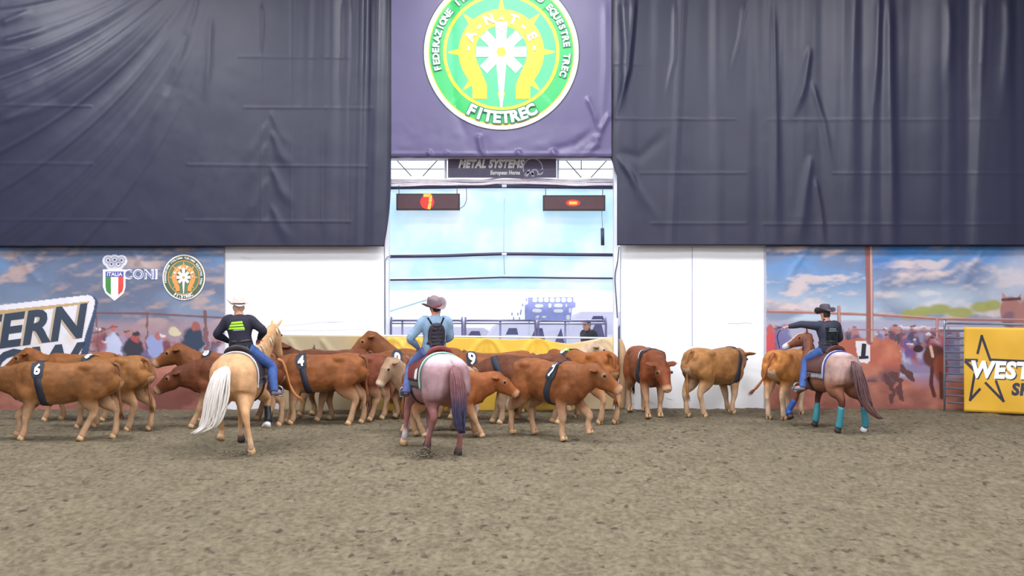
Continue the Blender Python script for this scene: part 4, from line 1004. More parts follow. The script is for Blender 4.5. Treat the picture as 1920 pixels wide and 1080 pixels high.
#PART3
# ------------------------------------------------------------------ horses
def horse(label, px, py, deg, sc, legs, head, yaw, pitch, coatf, hoofm, manec, tailc, tailpts, hip=0.34, boots=None, blanket=None, neckmid=None, tail_n=90, tail_r=0.09):
    gx, gy = G(px, py); root = empty('horse', (gx, gy, 0), math.radians(deg), sc); tag(root, label, 'horse')
    sh = Sh()
    st = [(-0.82,1.28,1.05,.12), (-0.76,1.40,.94,.23), (-0.58,1.49,.82,hip), (-0.36,1.50,.76,hip*0.93), (-0.05,1.44,.71,.29), (.25,1.42,.68,.29), (.46,1.49,.68,.25), (.62,1.48,.74,.20), (.78,1.36,.86,.15), (.84,1.24,.95,.08)]
    sh.loft([(x, 0, (t+b)/2) for x, t, b, w in st], [(w, (t-b)/2) for x, t, b, w in st], (0,1,0), 22, 3, 0.92)
    hooves = []; bootspec = []
    for i, (dx, dy, lift) in enumerate(legs):
        sy = 1 if i % 2 == 0 else -1
        if i < 2:
            kx = 0.52+dx*0.5+(0.12 if lift > 0.1 else 0); kz = 0.50+lift*0.5; ft = Vector((0.50+dx-(0.05 if lift > .1 else 0), sy*0.14+dy, 0.16+lift))
            pts = [(0.58, sy*0.12, 1.22), (0.56, sy*0.16, 1.02), (0.46+dx*0.1, sy*0.17, 0.84), (kx-0.01+dx*0.02, sy*0.155+dy*0.5, kz+0.12), (kx, sy*0.15+dy*0.6, kz), ((kx+ft.x)/2, sy*0.145+dy*0.8, (kz+ft.z)/2), ft]
            rad = [(0.08,0.17), (0.10,0.18), (0.085,0.12), (0.06,0.075), (0.055,0.062), (0.038,0.044), (0.045,0.05)]
        else:
            kx = -0.72+dx*0.62; kz = 0.56+lift*0.35; ft = Vector((-0.66+dx, sy*0.15+dy, 0.16+lift))
            pts = [(-0.52, sy*0.15, 1.24), (-0.52+dx*0.08, sy*0.19, 1.00), (-0.53+dx*0.25, sy*0.185, 0.82), (kx+0.05, sy*0.165+dy*0.4, kz+0.12), (kx, sy*0.155+dy*0.6, kz), ((kx+ft.x)/2, sy*0.15+dy*0.8, (kz+ft.z)/2), ft]
            rad = [(0.17,0.28), (0.175,0.29), (0.15,0.215), (0.085,0.11), (0.06,0.08), (0.04,0.048), (0.046,0.052)]
        hd = Vector((0.035, 0, -0.08)) if lift < 0.1 else Vector((-0.045, 0, -0.07))
        end = ft+hd; pts.append(tuple(end)); rad.append((0.045, 0.05)); sh.loft(pts, rad, (0,1,0), 12, 3)
        e2 = ft+hd*1.95 if lift < 0.1 else ft+hd*1.8
        if lift < 0.1: e2.z = max(e2.z, 0.0+ft.z-0.165)
        hooves.append(Sh().loft([tuple(ft+hd*0.85), tuple((end+e2)/2), tuple(e2)], [(.050,.054), (.058,.066), (.064,.076)], (0,1,0), 14, 1))
        bootspec.append((pts[4], pts[5], tuple(ft), tuple(end)))
    H = Vector(head); D, S, U = anim_frame(math.radians(yaw), math.radians(pitch))
    nm = Vector(neckmid) if neckmid else (Vector((0.72, 0, 1.18))+H)/2+Vector((0,0,0.03))
    nd = H-Vector((0.5, 0, 1.15)); ns = Vector((0,0,1)).cross(nd).normalized()
    sh.loft([(0.48,0,1.16), (0.70,0,1.18), tuple(nm), tuple(H-U*0.03+Vector((0,0,-0.03))), tuple(H+D*0.07)], [(.20,.30), (.15,.27), (.095,.19), (.075,.125), (.07,.09)], tuple(ns), 14, 3)
    sh.loft([H-D*0.04, H+D*0.06, H+D*0.18, H+D*0.36, H+D*0.50, H+D*0.57], [(.06,.06), (.085,.115), (.095,.135), (.062,.085), (.055,.070), (.045,.045)], tuple(S), 12, 3)
    for s in (-1, 1):
        e0 = H+S*s*0.05+U*0.05; ed = (U*0.9-D*0.35+S*s*0.25).normalized(); sh.loft([e0, e0+ed*0.06, e0+ed*0.12, e0+ed*0.17], [(.022,.022), (.034,.022), (.028,.018), (.008,.01)], tuple(S), 8, 2)
    me = remesh(sh, 0.02, 4); eyes = [H+D*0.17+S*s*0.088+U*0.045 for s in (-1, 1)]
    P = coords(me); col = coatf(P, H, D); setcol(me, col)
    link('body', me, M_hide, root); bv = bvh_of(me)
    for e in eyes: Sh().ball(e, 0.020, 8, 6).build('eye', M_eye, root)
    for h, m in zip(hooves, hoofm): h.build('hoof', m, root)
    # mane
    mn = Sh(); r = random.Random(3)
    base = [Vector((0.55, 0, 1.46)), nm+Vector((0,0,0.17))-nd.normalized()*0.03, H+U*0.07-D*0.02]
    for i in range(80):
        t = i/79; p = base[0].lerp(base[1], t*2) if t < .5 else base[1].lerp(base[2], t*2-1)
        p = p+Vector((r.uniform(-.02,.02), 0, 0.0)); sd = ns*(1 if r.random() < 0.8 else -1)
        mn.tube([tuple(p), tuple(p+sd*0.07+Vector((0,0,-0.03))), tuple(p+sd*(0.11+r.uniform(-.01,.02))+Vector((r.uniform(-.04,.04),0,-0.16)))], [.012, .014, .004], 4)
    mn.build('mane', manec, root)
    # tail: a dock and hair strands
    tl = Sh(); pts = [Vector(p) for p in tailpts]
    for i in range(tail_n):
        a = r.uniform(0, 2*math.pi); q = math.sqrt(r.random())*tail_r; out = []
        end = r.uniform(0.55, 1.05)
        for k, p in enumerate(pts):
            t = k/(len(pts)-1); w = (0.25+1.3*math.sin(t**0.8*math.pi*0.86))*q
            pp = p if t <= end else pts[min(int(end*(len(pts)-1))+1, len(pts)-1)].lerp(pts[-1], 0.25*r.random()); w = w if t <= end else w*0.8
            out.append(tuple(pp+Vector((math.cos(a)*w*0.7+r.uniform(-.012,.012), math.sin(a)*w+r.uniform(-.012,.012), 0))))
        tl.loft(out, [.014]+[.017]*(len(pts)-2)+[.004], (0,1,0), 4, 2)
    if isinstance(tailc, tuple):
        to = tl.build('tail', mat('tail_hair', vcol=True, rough=0.6, var=0.25, scale=14), root); P = coords(to.data); t = np.clip((P[:,2]-tailc[2])/0.28, 0, 1)[:, None]; setcol(to.data, np.array(tailc[0])*t+np.array(tailc[1])*(1-t))
    else: tl.build('tail', tailc, root)
    # leg wraps
    if boots:
        for (k0, k1, f, e), m in zip(bootspec, boots):
            if m: 
                a = Vector(k0).lerp(Vector(k1), 0.35); Sh().loft([tuple(a), k1, tuple(Vector(f)+Vector((0,0,0.02))), tuple(Vector(f).lerp(Vector(e), 0.8))], [(.058,.066), (.056,.062), (.062,.068), (.066,.076)], (0,1,0), 12, 2).build('leg_boot', m, root)
    def drape(x0, x1, a0, a1, off, th, slope=0.0, nx=10, na=28):
        V = []
        for layer in (off+th, off):
            for i in range(nx+1):
                for j in range(na+1):
                    a = math.radians(a0+(a1-a0)*j/na); x = x0+(x1-x0)*i/nx + slope*abs(math.cos(a))
                    c = Vector((x, 0, 1.02)); d = Vector((0, math.cos(a), math.sin(a))); h = bv.ray_cast(c, d, 1.0)
                    p = h[0] if h[0] else c+d*0.3
                    if abs(p.y) > 0.36: p = c+d*(0.36/abs(d.y))
                    V.append(p+d*layer)
        m = (nx+1)*(na+1); F = []
        id_ = lambda l, i, j: l*m+i*(na+1)+j
        for i in range(nx):
            for j in range(na):
                F.append((id_(0,i,j), id_(0,i+1,j), id_(0,i+1,j+1), id_(0,i,j+1))); F.append((id_(1,i,j), id_(1,i,j+1), id_(1,i+1,j+1), id_(1,i+1,j)))
        for i in range(nx):
            for j, fl in ((0, 0), (na, 1)): F.append((id_(0,i,j), id_(1,i,j), id_(1,i+1,j), id_(0,i+1,j)))
        for j in range(na):
            for i in (0, nx): F.append((id_(0,i,j), id_(0,i,j+1), id_(1,i,j+1), id_(1,i,j)))
        return Sh().add(V, F)
    bm_, em, sm = blanket
    bl = drape(-0.34, 0.48, -8, 188, 0.006, 0.018).build('saddle_blanket', bm_, root)
    drape(-0.375, -0.335, -8, 188, 0.008, 0.022, 0, 2).build('blanket_edge', em, bl)
    drape(-0.345, -0.325, -6, 186, 0.016, 0.018, 0, 2).build('blanket_edge', mat('edge_white', srgb(215,215,225), 0.7), bl)
    sd = drape(-0.27, 0.34, 12, 168, 0.026, 0.02).build('saddle', sm, root)
    # seat with cantle, pommel and horn
    Sh().loft([(-0.24,0,1.50), (-0.16,0,1.505), (0.0,0,1.475), (0.16,0,1.50), (0.26,0,1.545)], [(.15,.05), (.16,.05), (.13,.04), (.11,.05), (.07,.04)], (0,1,0), 14, 3).build('saddle_seat', sm, sd)
    cp = [(-0.25, -0.19, 1.47), (-0.265, -0.14, 1.545), (-0.27, 0, 1.585), (-0.265, 0.14, 1.545), (-0.25, 0.19, 1.47)]
    Sh().loft(cp, [(.018,.04)]*5, (1,0,0), 10, 4).build('cantle', sm, sd)
    Sh().loft([(0.27,0,1.54), (0.29,0,1.60), (0.30,0,1.65), (0.30,0,1.665)], [.028,.018,.032,.026], (0,1,0), 10, 2).build('saddle_horn', sm, sd)
    drape(0.20, 0.27, -90, 270, 0.004, 0.012, 0, 2, 40).build('cinch', M_dleather, sd)
    root['_'] = 0; del root['_']
    if label.startswith('pinkish'): drape(-0.30, -0.10, 14, 36, 0.055, 0.006, 0, 4, 6).build('number_card', M_white, bl)
    return root, D, S, U, H

def pal(P, H, D):
    b = np.array(srgb(204, 158, 116)); n = fbm(P[:,0]*1.0, P[:,2]+P[:,1], 201, 3.0, 3)
    c = np.tile(b, (len(P), 1))*(1+0.12*n)[:, None]
    m = np.clip((0.30-P[:,2])/0.1, 0, 1)[:, None]*0.5; c = c*(1-m)+np.array(srgb(210,180,160))*m
    m = (np.exp(-(P[:,1]/0.02)**2)*(P[:,0] < -0.3)*(P[:,2] > 1.1))[:, None]*0.4; return c*(1-m)+b*0.55*m
def roan(P, H, D):
    z = P[:,2]; body = np.array(srgb(168, 136, 142)); n = fbm(P[:,0]*1.3+P[:,1], z, 211, 4.0, 4)
    c = np.tile(body, (len(P), 1)); 
    def bl(c, m, k): m = np.clip(m, 0, 1)[:, None]; return c*(1-m)+np.array(k)*m
    c = bl(c, (z-1.32)/0.14, srgb(222, 210, 226)); c = bl(c, np.clip(n*1.6, 0, 1)*0.5, srgb(140, 96, 100))
    c = bl(c, (0.95-z)/0.22, srgb(150, 102, 100)); c = bl(c, np.clip((0.17-np.abs(P[:,1]-0.0))/0.12, 0, 1)*np.clip((-0.45-P[:,0])/0.2, 0, 1)*np.clip((1.40-z)/0.12, 0, 1)*np.clip((z-0.7)/0.3,0,1)*0.85, srgb(124, 70, 68)); c = bl(c, (np.exp(-(P[:,1]/0.03)**2))*(P[:,0] < 0)*(z > 1.35)*0.5, srgb(120, 90, 100))
    c = bl(c, (0.30-z)/0.08*(P[:,0] > 0), srgb(205, 195, 205)); c = bl(c, (P[:,0]-0.6)/0.2, srgb(134, 88, 82)); return c
def sorrel(P, H, D):
    z = P[:,2]; c = np.tile(np.array(srgb(150, 100, 76)), (len(P), 1)); n = fbm(P[:,0]*1.3+P[:,1], z, 221, 4.0, 4)
    def bl(c, m, k): m = np.clip(m, 0, 1)[:, None]; return c*(1-m)+np.array(k)*m
    c = bl(c, np.clip((-0.15-P[:,0])/0.25, 0, 1)*np.clip((z-0.85)/0.25, 0, 1), srgb(172, 142, 136)); c = bl(c, np.clip((z-1.42)/0.06, 0, 1)*(P[:,0] < -0.35)*0.8, srgb(214, 206, 210))
    c = bl(c, np.clip(n*1.5, 0, 1)*0.4, srgb(126, 84, 70)); c = bl(c, (0.8-z)/0.2, srgb(96, 56, 46)); c = bl(c, (P[:,0]-0.5)/0.2, srgb(128, 76, 54))
    nose = H+D*0.52; d = np.linalg.norm(P-np.array(nose), axis=1); c = bl(c, (0.12-d)/0.04, srgb(206, 196, 204))
    side = np.array(D.cross(Vector((0,0,1))).normalized()); up = np.cross(side, np.array(D)); q = P-np.array(H); t = q@np.array(D); s = np.abs(q@side); u = q@up
    c = bl(c, (t > 0.05)*(t < 0.6)*(s < 0.035)*(u > 0.02), srgb(214, 200, 196)); return c
M_tw = mat('hair_cream', srgb(226, 220, 214), 0.6, var=0.12, scale=20, stretch=(1,1,.2)); M_td = mat('hair_slate', srgb(66, 62, 88), 0.6, var=0.3, scale=12, stretch=(1,1,.2)); M_tb = mat('hair_brown', srgb(104, 70, 72), 0.6, var=0.25, scale=12, stretch=(1,1,.2))
M_ma = mat('hair_cream_dark', srgb(206, 190, 164), 0.6)
tl1 = [(-0.78,0.02,1.32), (-0.88,0.06,1.24), (-0.94,0.10,1.02), (-0.96,0.14,0.80), (-0.97,0.17,0.60), (-0.98,0.24,0.44), (-1.0,0.42,0.34)]
h1, *_ = horse('palomino horse seen from behind with a cream tail swept to the left', 454, 839, 88, 1.0,
    [(0.1, 0.05, 0.02), (0.25, -0.10, 0.22), (0.20, 0.04, 0.16), (-0.16, -0.20, 0.0)], (1.14, -0.22, 1.84), -12, -62, pal, [M_hoofd, M_white, M_hoofl, M_hoofl], M_ma, M_tw, tl1, 0.355,
    [None, M_black, None, None], (mat('grey_blanket', srgb(74, 76, 96), 0.85), mat('edge_grey', srgb(190, 190, 200), 0.8), M_dleather), (0.88, -0.14, 1.52), 130, 0.11)
tl2 = [(-0.78,0.0,1.34), (-0.88,0.0,1.25), (-0.93,-0.01,1.06), (-0.95,-0.02,0.86), (-0.96,-0.03,0.66), (-0.97,-0.03,0.50), (-0.99,-0.06,0.36)]
h2, *_ = horse('pinkish roan horse seen from behind with a dark hanging tail', 812, 843, 116, 1.0,
    [(0.10, 0.10, 0.02), (-0.10, 0.05, 0.0), (0.30, 0.08, 0.03), (-0.02, 0.0, 0.0)], (1.12, -0.12, 1.28), 0, -66, roan, [M_hoofl, M_hoofd, M_hoofd, M_hoofd], M_tb, (srgb(122, 78, 82), srgb(58, 54, 84), 0.72), tl2, 0.38,
    None, (mat('olive_blanket', srgb(94, 90, 84), 0.85), mat('edge_teal', srgb(128, 186, 170), 0.8), mat('red_brown_leather', srgb(120, 46, 44), 0.5)), None, 110, 0.07)
M_teal = mat('teal_boot', srgb(60, 140, 158), 0.6); M_blueb = mat('blue_boot', srgb(44, 84, 160), 0.6)
tl3 = [(-0.80,0.0,1.34), (-0.90,-0.02,1.26), (-0.96,-0.06,1.02), (-0.98,-0.10,0.80), (-1.0,-0.16,0.60), (-1.04,-0.26,0.42), (-1.08,-0.42,0.28)]
h3, *_ = horse('brown roan horse with turquoise leg boots and its head turned left', 1553, 803, 108, 0.92,
    [(0.30, 0.25, 0.10), (-0.05, 0.12, 0.0), (0.05, 0.0, 0.0), (-0.02, -0.22, 0.0)], (1.02, -0.20, 1.74), 56, -26, sorrel, [M_hoofd, M_hoofd, M_hoofd, M_white], M_tb, (srgb(96, 66, 70), srgb(120, 84, 84), 0.5), tl3, 0.35,
    [M_blueb, M_teal, M_teal, M_teal], (mat('patterned_blanket', srgb(150, 150, 152), 0.85, var=0.4, scale=14), mat('edge_blue', srgb(66, 86, 176), 0.8), M_leather), (0.84, -0.08, 1.48), 80, 0.08)

# ------------------------------------------------------------------ people
def hand(sh, wrist, fwd, side, up, curl=0.9, s=1.0):
    """palm, four fingers of different length and a thumb"""
    w = Vector(wrist); f = Vector(fwd).normalized(); u = Vector(up); u = (u-f*u.dot(f)).normalized(); sd = f.cross(u)
    sh.loft([w-f*0.02, w+f*0.03, w+f*0.085*s], [(.026,.020), (.038,.018), (.042,.016)], tuple(sd), 10, 2)
    for k, (o, L) in enumerate(((-0.031, .068), (-0.011, .076), (0.010, .070), (0.030, .056))):
        b = w+f*0.075*s+sd*o; p1 = b+(f*math.cos(curl*.4)-u*math.sin(curl*.4))*L*.45; p2 = p1+(f*math.cos(curl)-u*math.sin(curl))*L*.33; p3 = p2+(f*math.cos(curl*1.7)-u*math.sin(curl*1.7))*L*.28
        sh.loft([b-f*0.015, p1, p2, p3], [.011, .0105, .0095, .008], tuple(sd), 8, 2)
    b = w+f*0.02+sd*(-0.032)*side; t1 = b+(f*0.6-sd*side*0.7-u*0.3).normalized()*0.035; t2 = t1+(f*0.85-u*0.5-sd*side*0.15).normalized()*0.032
    sh.loft([b, t1, t2], [.014, .012, .009], tuple(u), 8, 2)
def person(label, loc, deg, J, cl, sc=1.0, group=None, seated=True):
    root = empty('person', loc, math.radians(deg), sc); tag(root, label, 'person', group)
    def lean(p): p = Vector(p); t = max(p.z, 0)/0.6; return Vector((p.x+J.get('lx', 0)*t, p.y+J.get('ly', 0)*t, p.z))
    T = [lean(p) for p in ((0,0,0.02), (0,0,0.12), (-0.005,0,0.27), (0.015,0,0.42), (0.015,0,0.53), (0.03,0,0.605))]
    TR = [(.155,.12), (.18,.13), (.160,.115), (.198,.132), (.190,.108), (.072,.068)]
    hc = lean((0.065, 0, 0.712))+Vector(J.get('head_off', (0,0,0))); hy = math.radians(J.get('hyaw', 0)); F = Vector((math.cos(hy), math.sin(hy), 0)); F = (F+Vector((0,0,J.get('hpitch', -0.1)))).normalized(); S = Vector((-math.sin(hy), math.cos(hy), 0)); U = F.cross(S); roll = J.get('roll', 0); S2 = S*math.cos(roll)+U*math.sin(roll); U = U*math.cos(roll)-S*math.sin(roll); S = S2
    sk = Sh(); sk.loft(T, TR, (0,1,0), 16, 3)
    sk.loft([T[4]+Vector((0,0,0.03)), T[5]+Vector((0,0,0.02)), hc-U*0.06], [.07,.060,.055], (0,1,0), 12, 2)
    sk.loft([hc-U*0.118+F*0.045, hc-U*0.10+F*0.035, hc-U*0.06+F*0.018, hc+F*0.0, hc+U*0.06-F*0.006, hc+U*0.10-F*0.008, hc+U*0.122-F*0.01], [(.022,.025), (.045,.055), (.063,.082), (.075,.096), (.074,.094), (.052,.066), (.015,.02)], tuple(S), 14, 3)
    sk.loft([hc+F*0.09+U*0.02, hc+F*0.118-U*0.018, hc+F*0.10-U*0.035], [.010,.016,.012], tuple(S), 8, 2)
    for s in (-1, 1): sk.loft([hc+S*s*0.070+U*0.03-F*0.01, hc+S*s*0.088+U*0.02-F*0.02, hc+S*s*0.075-U*0.035-F*0.008], [(.008,.016), (.011,.020), (.008,.012)], tuple(S), 8, 2)
    arms = []
    for s, key in ((1, 'L'), (-1, 'R')):
        sh0 = lean((0.015, s*0.190, 0.515)); el = Vector(J['el'+key]); wr = Vector(J['wr'+key]); arms.append((sh0, el, wr))
        sk.loft([lean((0.015, s*0.10, 0.50)), sh0, sh0.lerp(el, .5), el, el.lerp(wr, .35), wr], [.06,.060,.050,.043,.042,.028], (0,1,0) if abs((el-sh0).normalized().y) < 0.8 else (1,0,0), 12, 3)
        hand(sk, wr, (wr-el), s, J.get('up'+key, (0,0,1)))
    legs = []
    for s, key in ((1, 'L'), (-1, 'R')):
        hp = Vector((0, s*0.095, 0.07)); kn = Vector(J['kn'+key]); an = Vector(J['an'+key]); toe = Vector(J['toe'+key]); legs.append((hp, kn, an, toe))
        calf = kn.lerp(an, .3)-Vector((0.02,0,0))
        sk.loft([hp, hp.lerp(kn, .5), kn, calf, an], [.095,.080,.058,.056,.038], (0,1,0), 12, 3)
        sk.loft([an+(an-toe).normalized()*0.03, an.lerp(toe, .5), toe], [(.04,.04), (.042,.032), (.035,.022)], (0,1,0), 10, 2)
    body = link('body', remesh(sk, 0.011, 3), M_skin if 'skin' not in cl else cl['skin'], root)
    for s in (-1, 1): Sh().ball(hc+F*0.088+S*s*0.030+U*0.018, 0.011, 8, 6).build('eye', M_eye, root)
    Sh().loft([hc+F*0.095+S*0.022-U*0.060, hc+F*0.102-U*0.060, hc+F*0.095-S*0.022-U*0.060], [.004,.007,.004], tuple(U), 8, 2).build('mouth', mat('lips', srgb(160,90,84), 0.5), root)
    # shirt
    st = Sh(); st.loft(T[:5]+[T[4].lerp(T[5], .98)], [(a+.016, b+.016) for a, b in TR[:5]]+[(.078,.075)], (0,1,0), 18, 3)
    for (a, b, c), s in zip(arms, (1, -1)):
        st.loft([lean((0.015, s*0.06, 0.535)), lean((0.015, s*0.13, 0.535)), a, a.lerp(b, .5), b, b.lerp(c, .4), b.lerp(c, .93)], [.075,.084,.088,.074,.066,.058,.042], (0,1,0) if abs((b-a).normalized().y) < 0.8 else (1,0,0), 12, 3)
    sm = remesh(st, 0.013, 5)
    P = coords(sm); N = np.empty(len(P)*3); sm.vertices.foreach_get('normal', N); N = N.reshape(-1, 3); w = 0.005*fbm(P[:,0]+P[:,1], P[:,2], 301, 9, 3); sm.vertices.foreach_set('co', (P+N*w[:, None]).ravel())
    shirt = link('shirt', sm, cl['shirt'], root); bv = bvh_of(sm)
    jn = Sh(); jn.loft([T[0]-Vector((0,0,0.03)), T[0]+Vector((0,0,.03)), T[1], T[1].lerp(T[2], .55)], [(.14,.11), (.172,.135), (.192,.143), (.172,.128)], (0,1,0), 16, 3)
    for hp, kn, an, toe in legs:
        calf = kn.lerp(an, .35)-Vector((0.015,0,0)); jn.loft([hp, hp.lerp(kn, .5), kn, calf, an+(an-kn).normalized()*0.01], [.115,.098,.078,.078,.070], (0,1,0), 14, 3)
    link('jeans', remesh(jn, 0.014, 3), cl['jeans'], root)
    Sh().loft([T[1].lerp(T[2], .35), T[1].lerp(T[2], .62)], [(.186,.142), (.180,.135)], (0,1,0), 24, 1).build('belt', M_dleather, root)
    for hp, kn, an, toe in legs:
        b = Sh(); fdir = (toe-an).normalized(); b.loft([an+(kn-an)*0.25, an+(kn-an)*0.08, an-fdir*0.005], [.058,.052,.050], (0,1,0), 12, 2); b.loft([an-fdir*0.05-Vector((0,0,.02)), an.lerp(toe, .25)-Vector((0,0,.015)), an.lerp(toe, .7)-Vector((0,0,.01)), toe, toe+fdir*0.03], [(.036,.045), (.044,.045), (.048,.036), (.038,.028), (.014,.016)], (0,1,0), 10, 2); b.build('boot', cl['boot'], root)
        if seated:
            m = an.lerp(toe, .62); s_ = Sh(); c = m-Vector((0,0,.01))
            pts = [c+Vector((0, .065*math.cos(a), .075*math.sin(a)+0.03)) for a in [math.radians(q) for q in range(-60, 241, 30)]]
            s_.loft(pts, [(.03,.010)]*len(pts), (1,0,0), 8, 1); s_.loft([c+Vector((0,-.06,-.045)), c+Vector((0,.06,-.045))], [(.035,.010)]*2, (1,0,0), 8, 1); s_.build('stirrup', cl.get('stirrup', M_steel), root)
            sg_ = 1 if hp.y > 0 else -1; top = Vector((0.06, sg_*0.20, -0.10)); s_ = Sh(); s_.loft([top, top.lerp(m, .5)-Vector((0,sg_*0.05,0)), m+Vector((0,-sg_*0.03,.06))], [(.05,.010), (.06,.010), (.03,.010)], (1,0,0), 8, 3); s_.build('stirrup_leather', M_leather, root)
    Sh().loft([T[5]-Vector((0,0,.035)), T[5].lerp(hc-U*0.09-F*0.01, .55), hc-U*0.095-F*0.01], [(.080,.078), (.070,.068), (.064,.064)], (0,1,0), 16, 2).build('collar', cl['shirt'], shirt)
    # hair
    Sh().loft([hc-U*0.055-F*0.030, hc-U*0.02-F*0.022, hc+U*0.03-F*0.014, hc+U*0.085-F*0.012, hc+U*0.128-F*0.012], [(.055,.062), (.074,.080), (.081,.089), (.068,.080), (.02,.03)], tuple(S), 14, 3).build('hair', cl.get('hair', mat('dark_hair', srgb(52,38,36), 0.7)), root)
    if cl.get('hat'):
        k = cl.get('hat_scale', 1.14); tl = J.get('hat_tilt', 0.0); HU = (U*math.cos(tl)-F*math.sin(tl)); HF = (F*math.cos(tl)+U*math.sin(tl)); B = hc+U*0.062
        cr = Sh(); n = 24
        prof = [(0.0, 1.0), (0.035, 0.98), (0.08, 0.90), (0.115, 0.78), (0.128, 0.55)]
        V = []
        for h, q in prof:
            for i in range(n):
                a = 2*math.pi*i/n; dent = 0.022*math.exp(-(math.sin(a)/0.35)**2)*(h > 0.1)
                V.append(B+HF*(math.cos(a)*0.112*q*k)+S*(math.sin(a)*0.088*q*k)+HU*(h*k-dent))
        V.append(B+HU*0.100*k); m = len(prof)
        F_ = [(j*n+i, j*n+(i+1) % n, (j+1)*n+(i+1) % n, (j+1)*n+i) for j in range(m-1) for i in range(n)]+[((m-1)*n+i, (m-1)*n+(i+1) % n, m*n) for i in range(n)]
        hat = cr.add(V, F_).build('hat', cl['hat'], root)
        br = Sh(); V = []; R = [0.95, 1.2, 1.45, 1.7]
        for lay in (0.0, -0.006):
            for q in R:
                for i in range(n):
                    a = 2*math.pi*i/n; t = (q-0.95)/0.75; V.append(B+HF*(math.cos(a)*0.112*q*k)+S*(math.sin(a)*0.092*q*k)+HU*(lay+0.075*k*t**1.6*abs(math.sin(a))**1.5-0.02*t*abs(math.cos(a))))
        F_ = []
        for l in (0, 1):
            for j in range(3):
                for i in range(n):
                    f = (l*4*n+j*n+i, l*4*n+j*n+(i+1) % n, l*4*n+(j+1)*n+(i+1) % n, l*4*n+(j+1)*n+i); F_.append(f if l == 0 else f[::-1])
        for i in range(n):
            F_.append((3*n+i, 3*n+(i+1) % n, 7*n+(i+1) % n, 7*n+i)); F_.append((i, 4*n+i, 4*n+(i+1) % n, (i+1) % n))
        br.add(V, F_).build('hat_brim', cl.get('brim', cl['hat']), hat)
        Sh().loft([B+HU*0.004, B+HU*0.022*k], [(.0895*k,.1135*k), (.089*k,.112*k)], tuple(S), 24, 1).build('hat_band', cl['band'], hat)
    return root, bv, shirt, T, hc
def back_patch(name, bv, V, F, y0, z0, off, m, parent, T=None, step=0.02):
    """project a flat shape (y, z) onto the back of a garment"""
    V, F = refine(V, F, step); out = []
    for y, z in V:
        h = bv.ray_cast(Vector((-1.0, y0+y, z0+z)), Vector((1,0,0)), 2.0); p = h[0] if h[0] else Vector((-0.1, y0+y, z0+z)); out.append(p+Vector((-off,0,0)))
    return Sh().add(out, F).build(name, m, parent)
def seat_on(h, z=1.49, x=-0.02):
    s = h.scale[0]; a = h.rotation_euler[2]; return (h.location.x+x*s*math.cos(a), h.location.y+x*s*math.sin(a), z*s)
M_jean = mat('blue_denim', srgb(62, 92, 156), 0.85, var=0.2, scale=14, bump=0.2); M_jean2 = mat('faded_denim', srgb(86, 104, 160), 0.85, var=0.2, scale=14)
M_navy = mat('navy_shirt', srgb(30, 30, 50), 0.8, var=0.2, scale=8); M_ltb = mat('light_blue_shirt', srgb(132, 160, 188), 0.8, var=0.12, scale=8); M_dkj = mat('dark_jacket', srgb(44, 46, 66), 0.8, var=0.2, scale=8)
M_hatw = mat('cream_hat', (0.66, 0.56, 0.52), 0.7, var=0.04); M_hatg = mat('mauve_grey_hat', srgb(122, 104, 112), 0.7); M_hatd = mat('charcoal_hat', srgb(74, 66, 78), 0.7)
M_bootg = mat('grey_boot', srgb(128, 124, 134), 0.6); M_bootb = mat('brown_boot', srgb(84, 62, 66), 0.5)
# rider on the palomino
J1 = dict(lx=0.03, ly=0.06, hyaw=20, hpitch=-0.05, elL=(0.02,0.40,0.30), wrL=(0.26,0.26,0.17), elR=(0.04,-0.33,0.36), wrR=(0.30,-0.20,0.22), knL=(0.30,0.34,-0.22), anL=(0.06,0.44,-0.54), toeL=(0.20,0.47,-0.56), knR=(0.30,-0.40,-0.22), anR=(0.12,-0.48,-0.60), toeR=(0.24,-0.58,-0.62), head_off=(0.05,0.02,0.0), hat_tilt=0.10)
r1, bv1, sh1, T1, _ = person('rider in navy shirt with green back print and cream hat on the palomino', seat_on(h1, 1.47), 88, J1, dict(shirt=M_navy, jeans=M_jean, boot=M_bootg, hat=M_hatw, band=M_black, hair=mat('pale_hair', srgb(214,190,170), 0.7)))
M_neon = mat('neon_green_print', srgb(170, 235, 40), 0.6, var=0.05); 
def bar(y0, y1, z0, z1, sl): return [(y0, z0), (y1, z0+sl), (y1-(y1-y0)*0.06, z1+sl), (y0+(y1-y0)*0.06, z1)], [(0,1,2,3)]
for (a, b, c, d, sl), m in (((0.10,-0.09,.470,.498,-.016), M_neon), ((0.125,-0.105,.425,.456,-.016), M_neon), ((0.145,-0.125,.380,.412,-.014), M_neon), ((0.06,-0.125,.366,.374,-.012), M_white)):
    V, F = bar(a+0.05, b+0.05, c, d, -sl); back_patch('back_print', bv1, V, F, 0, 0, 0.004, m, sh1)
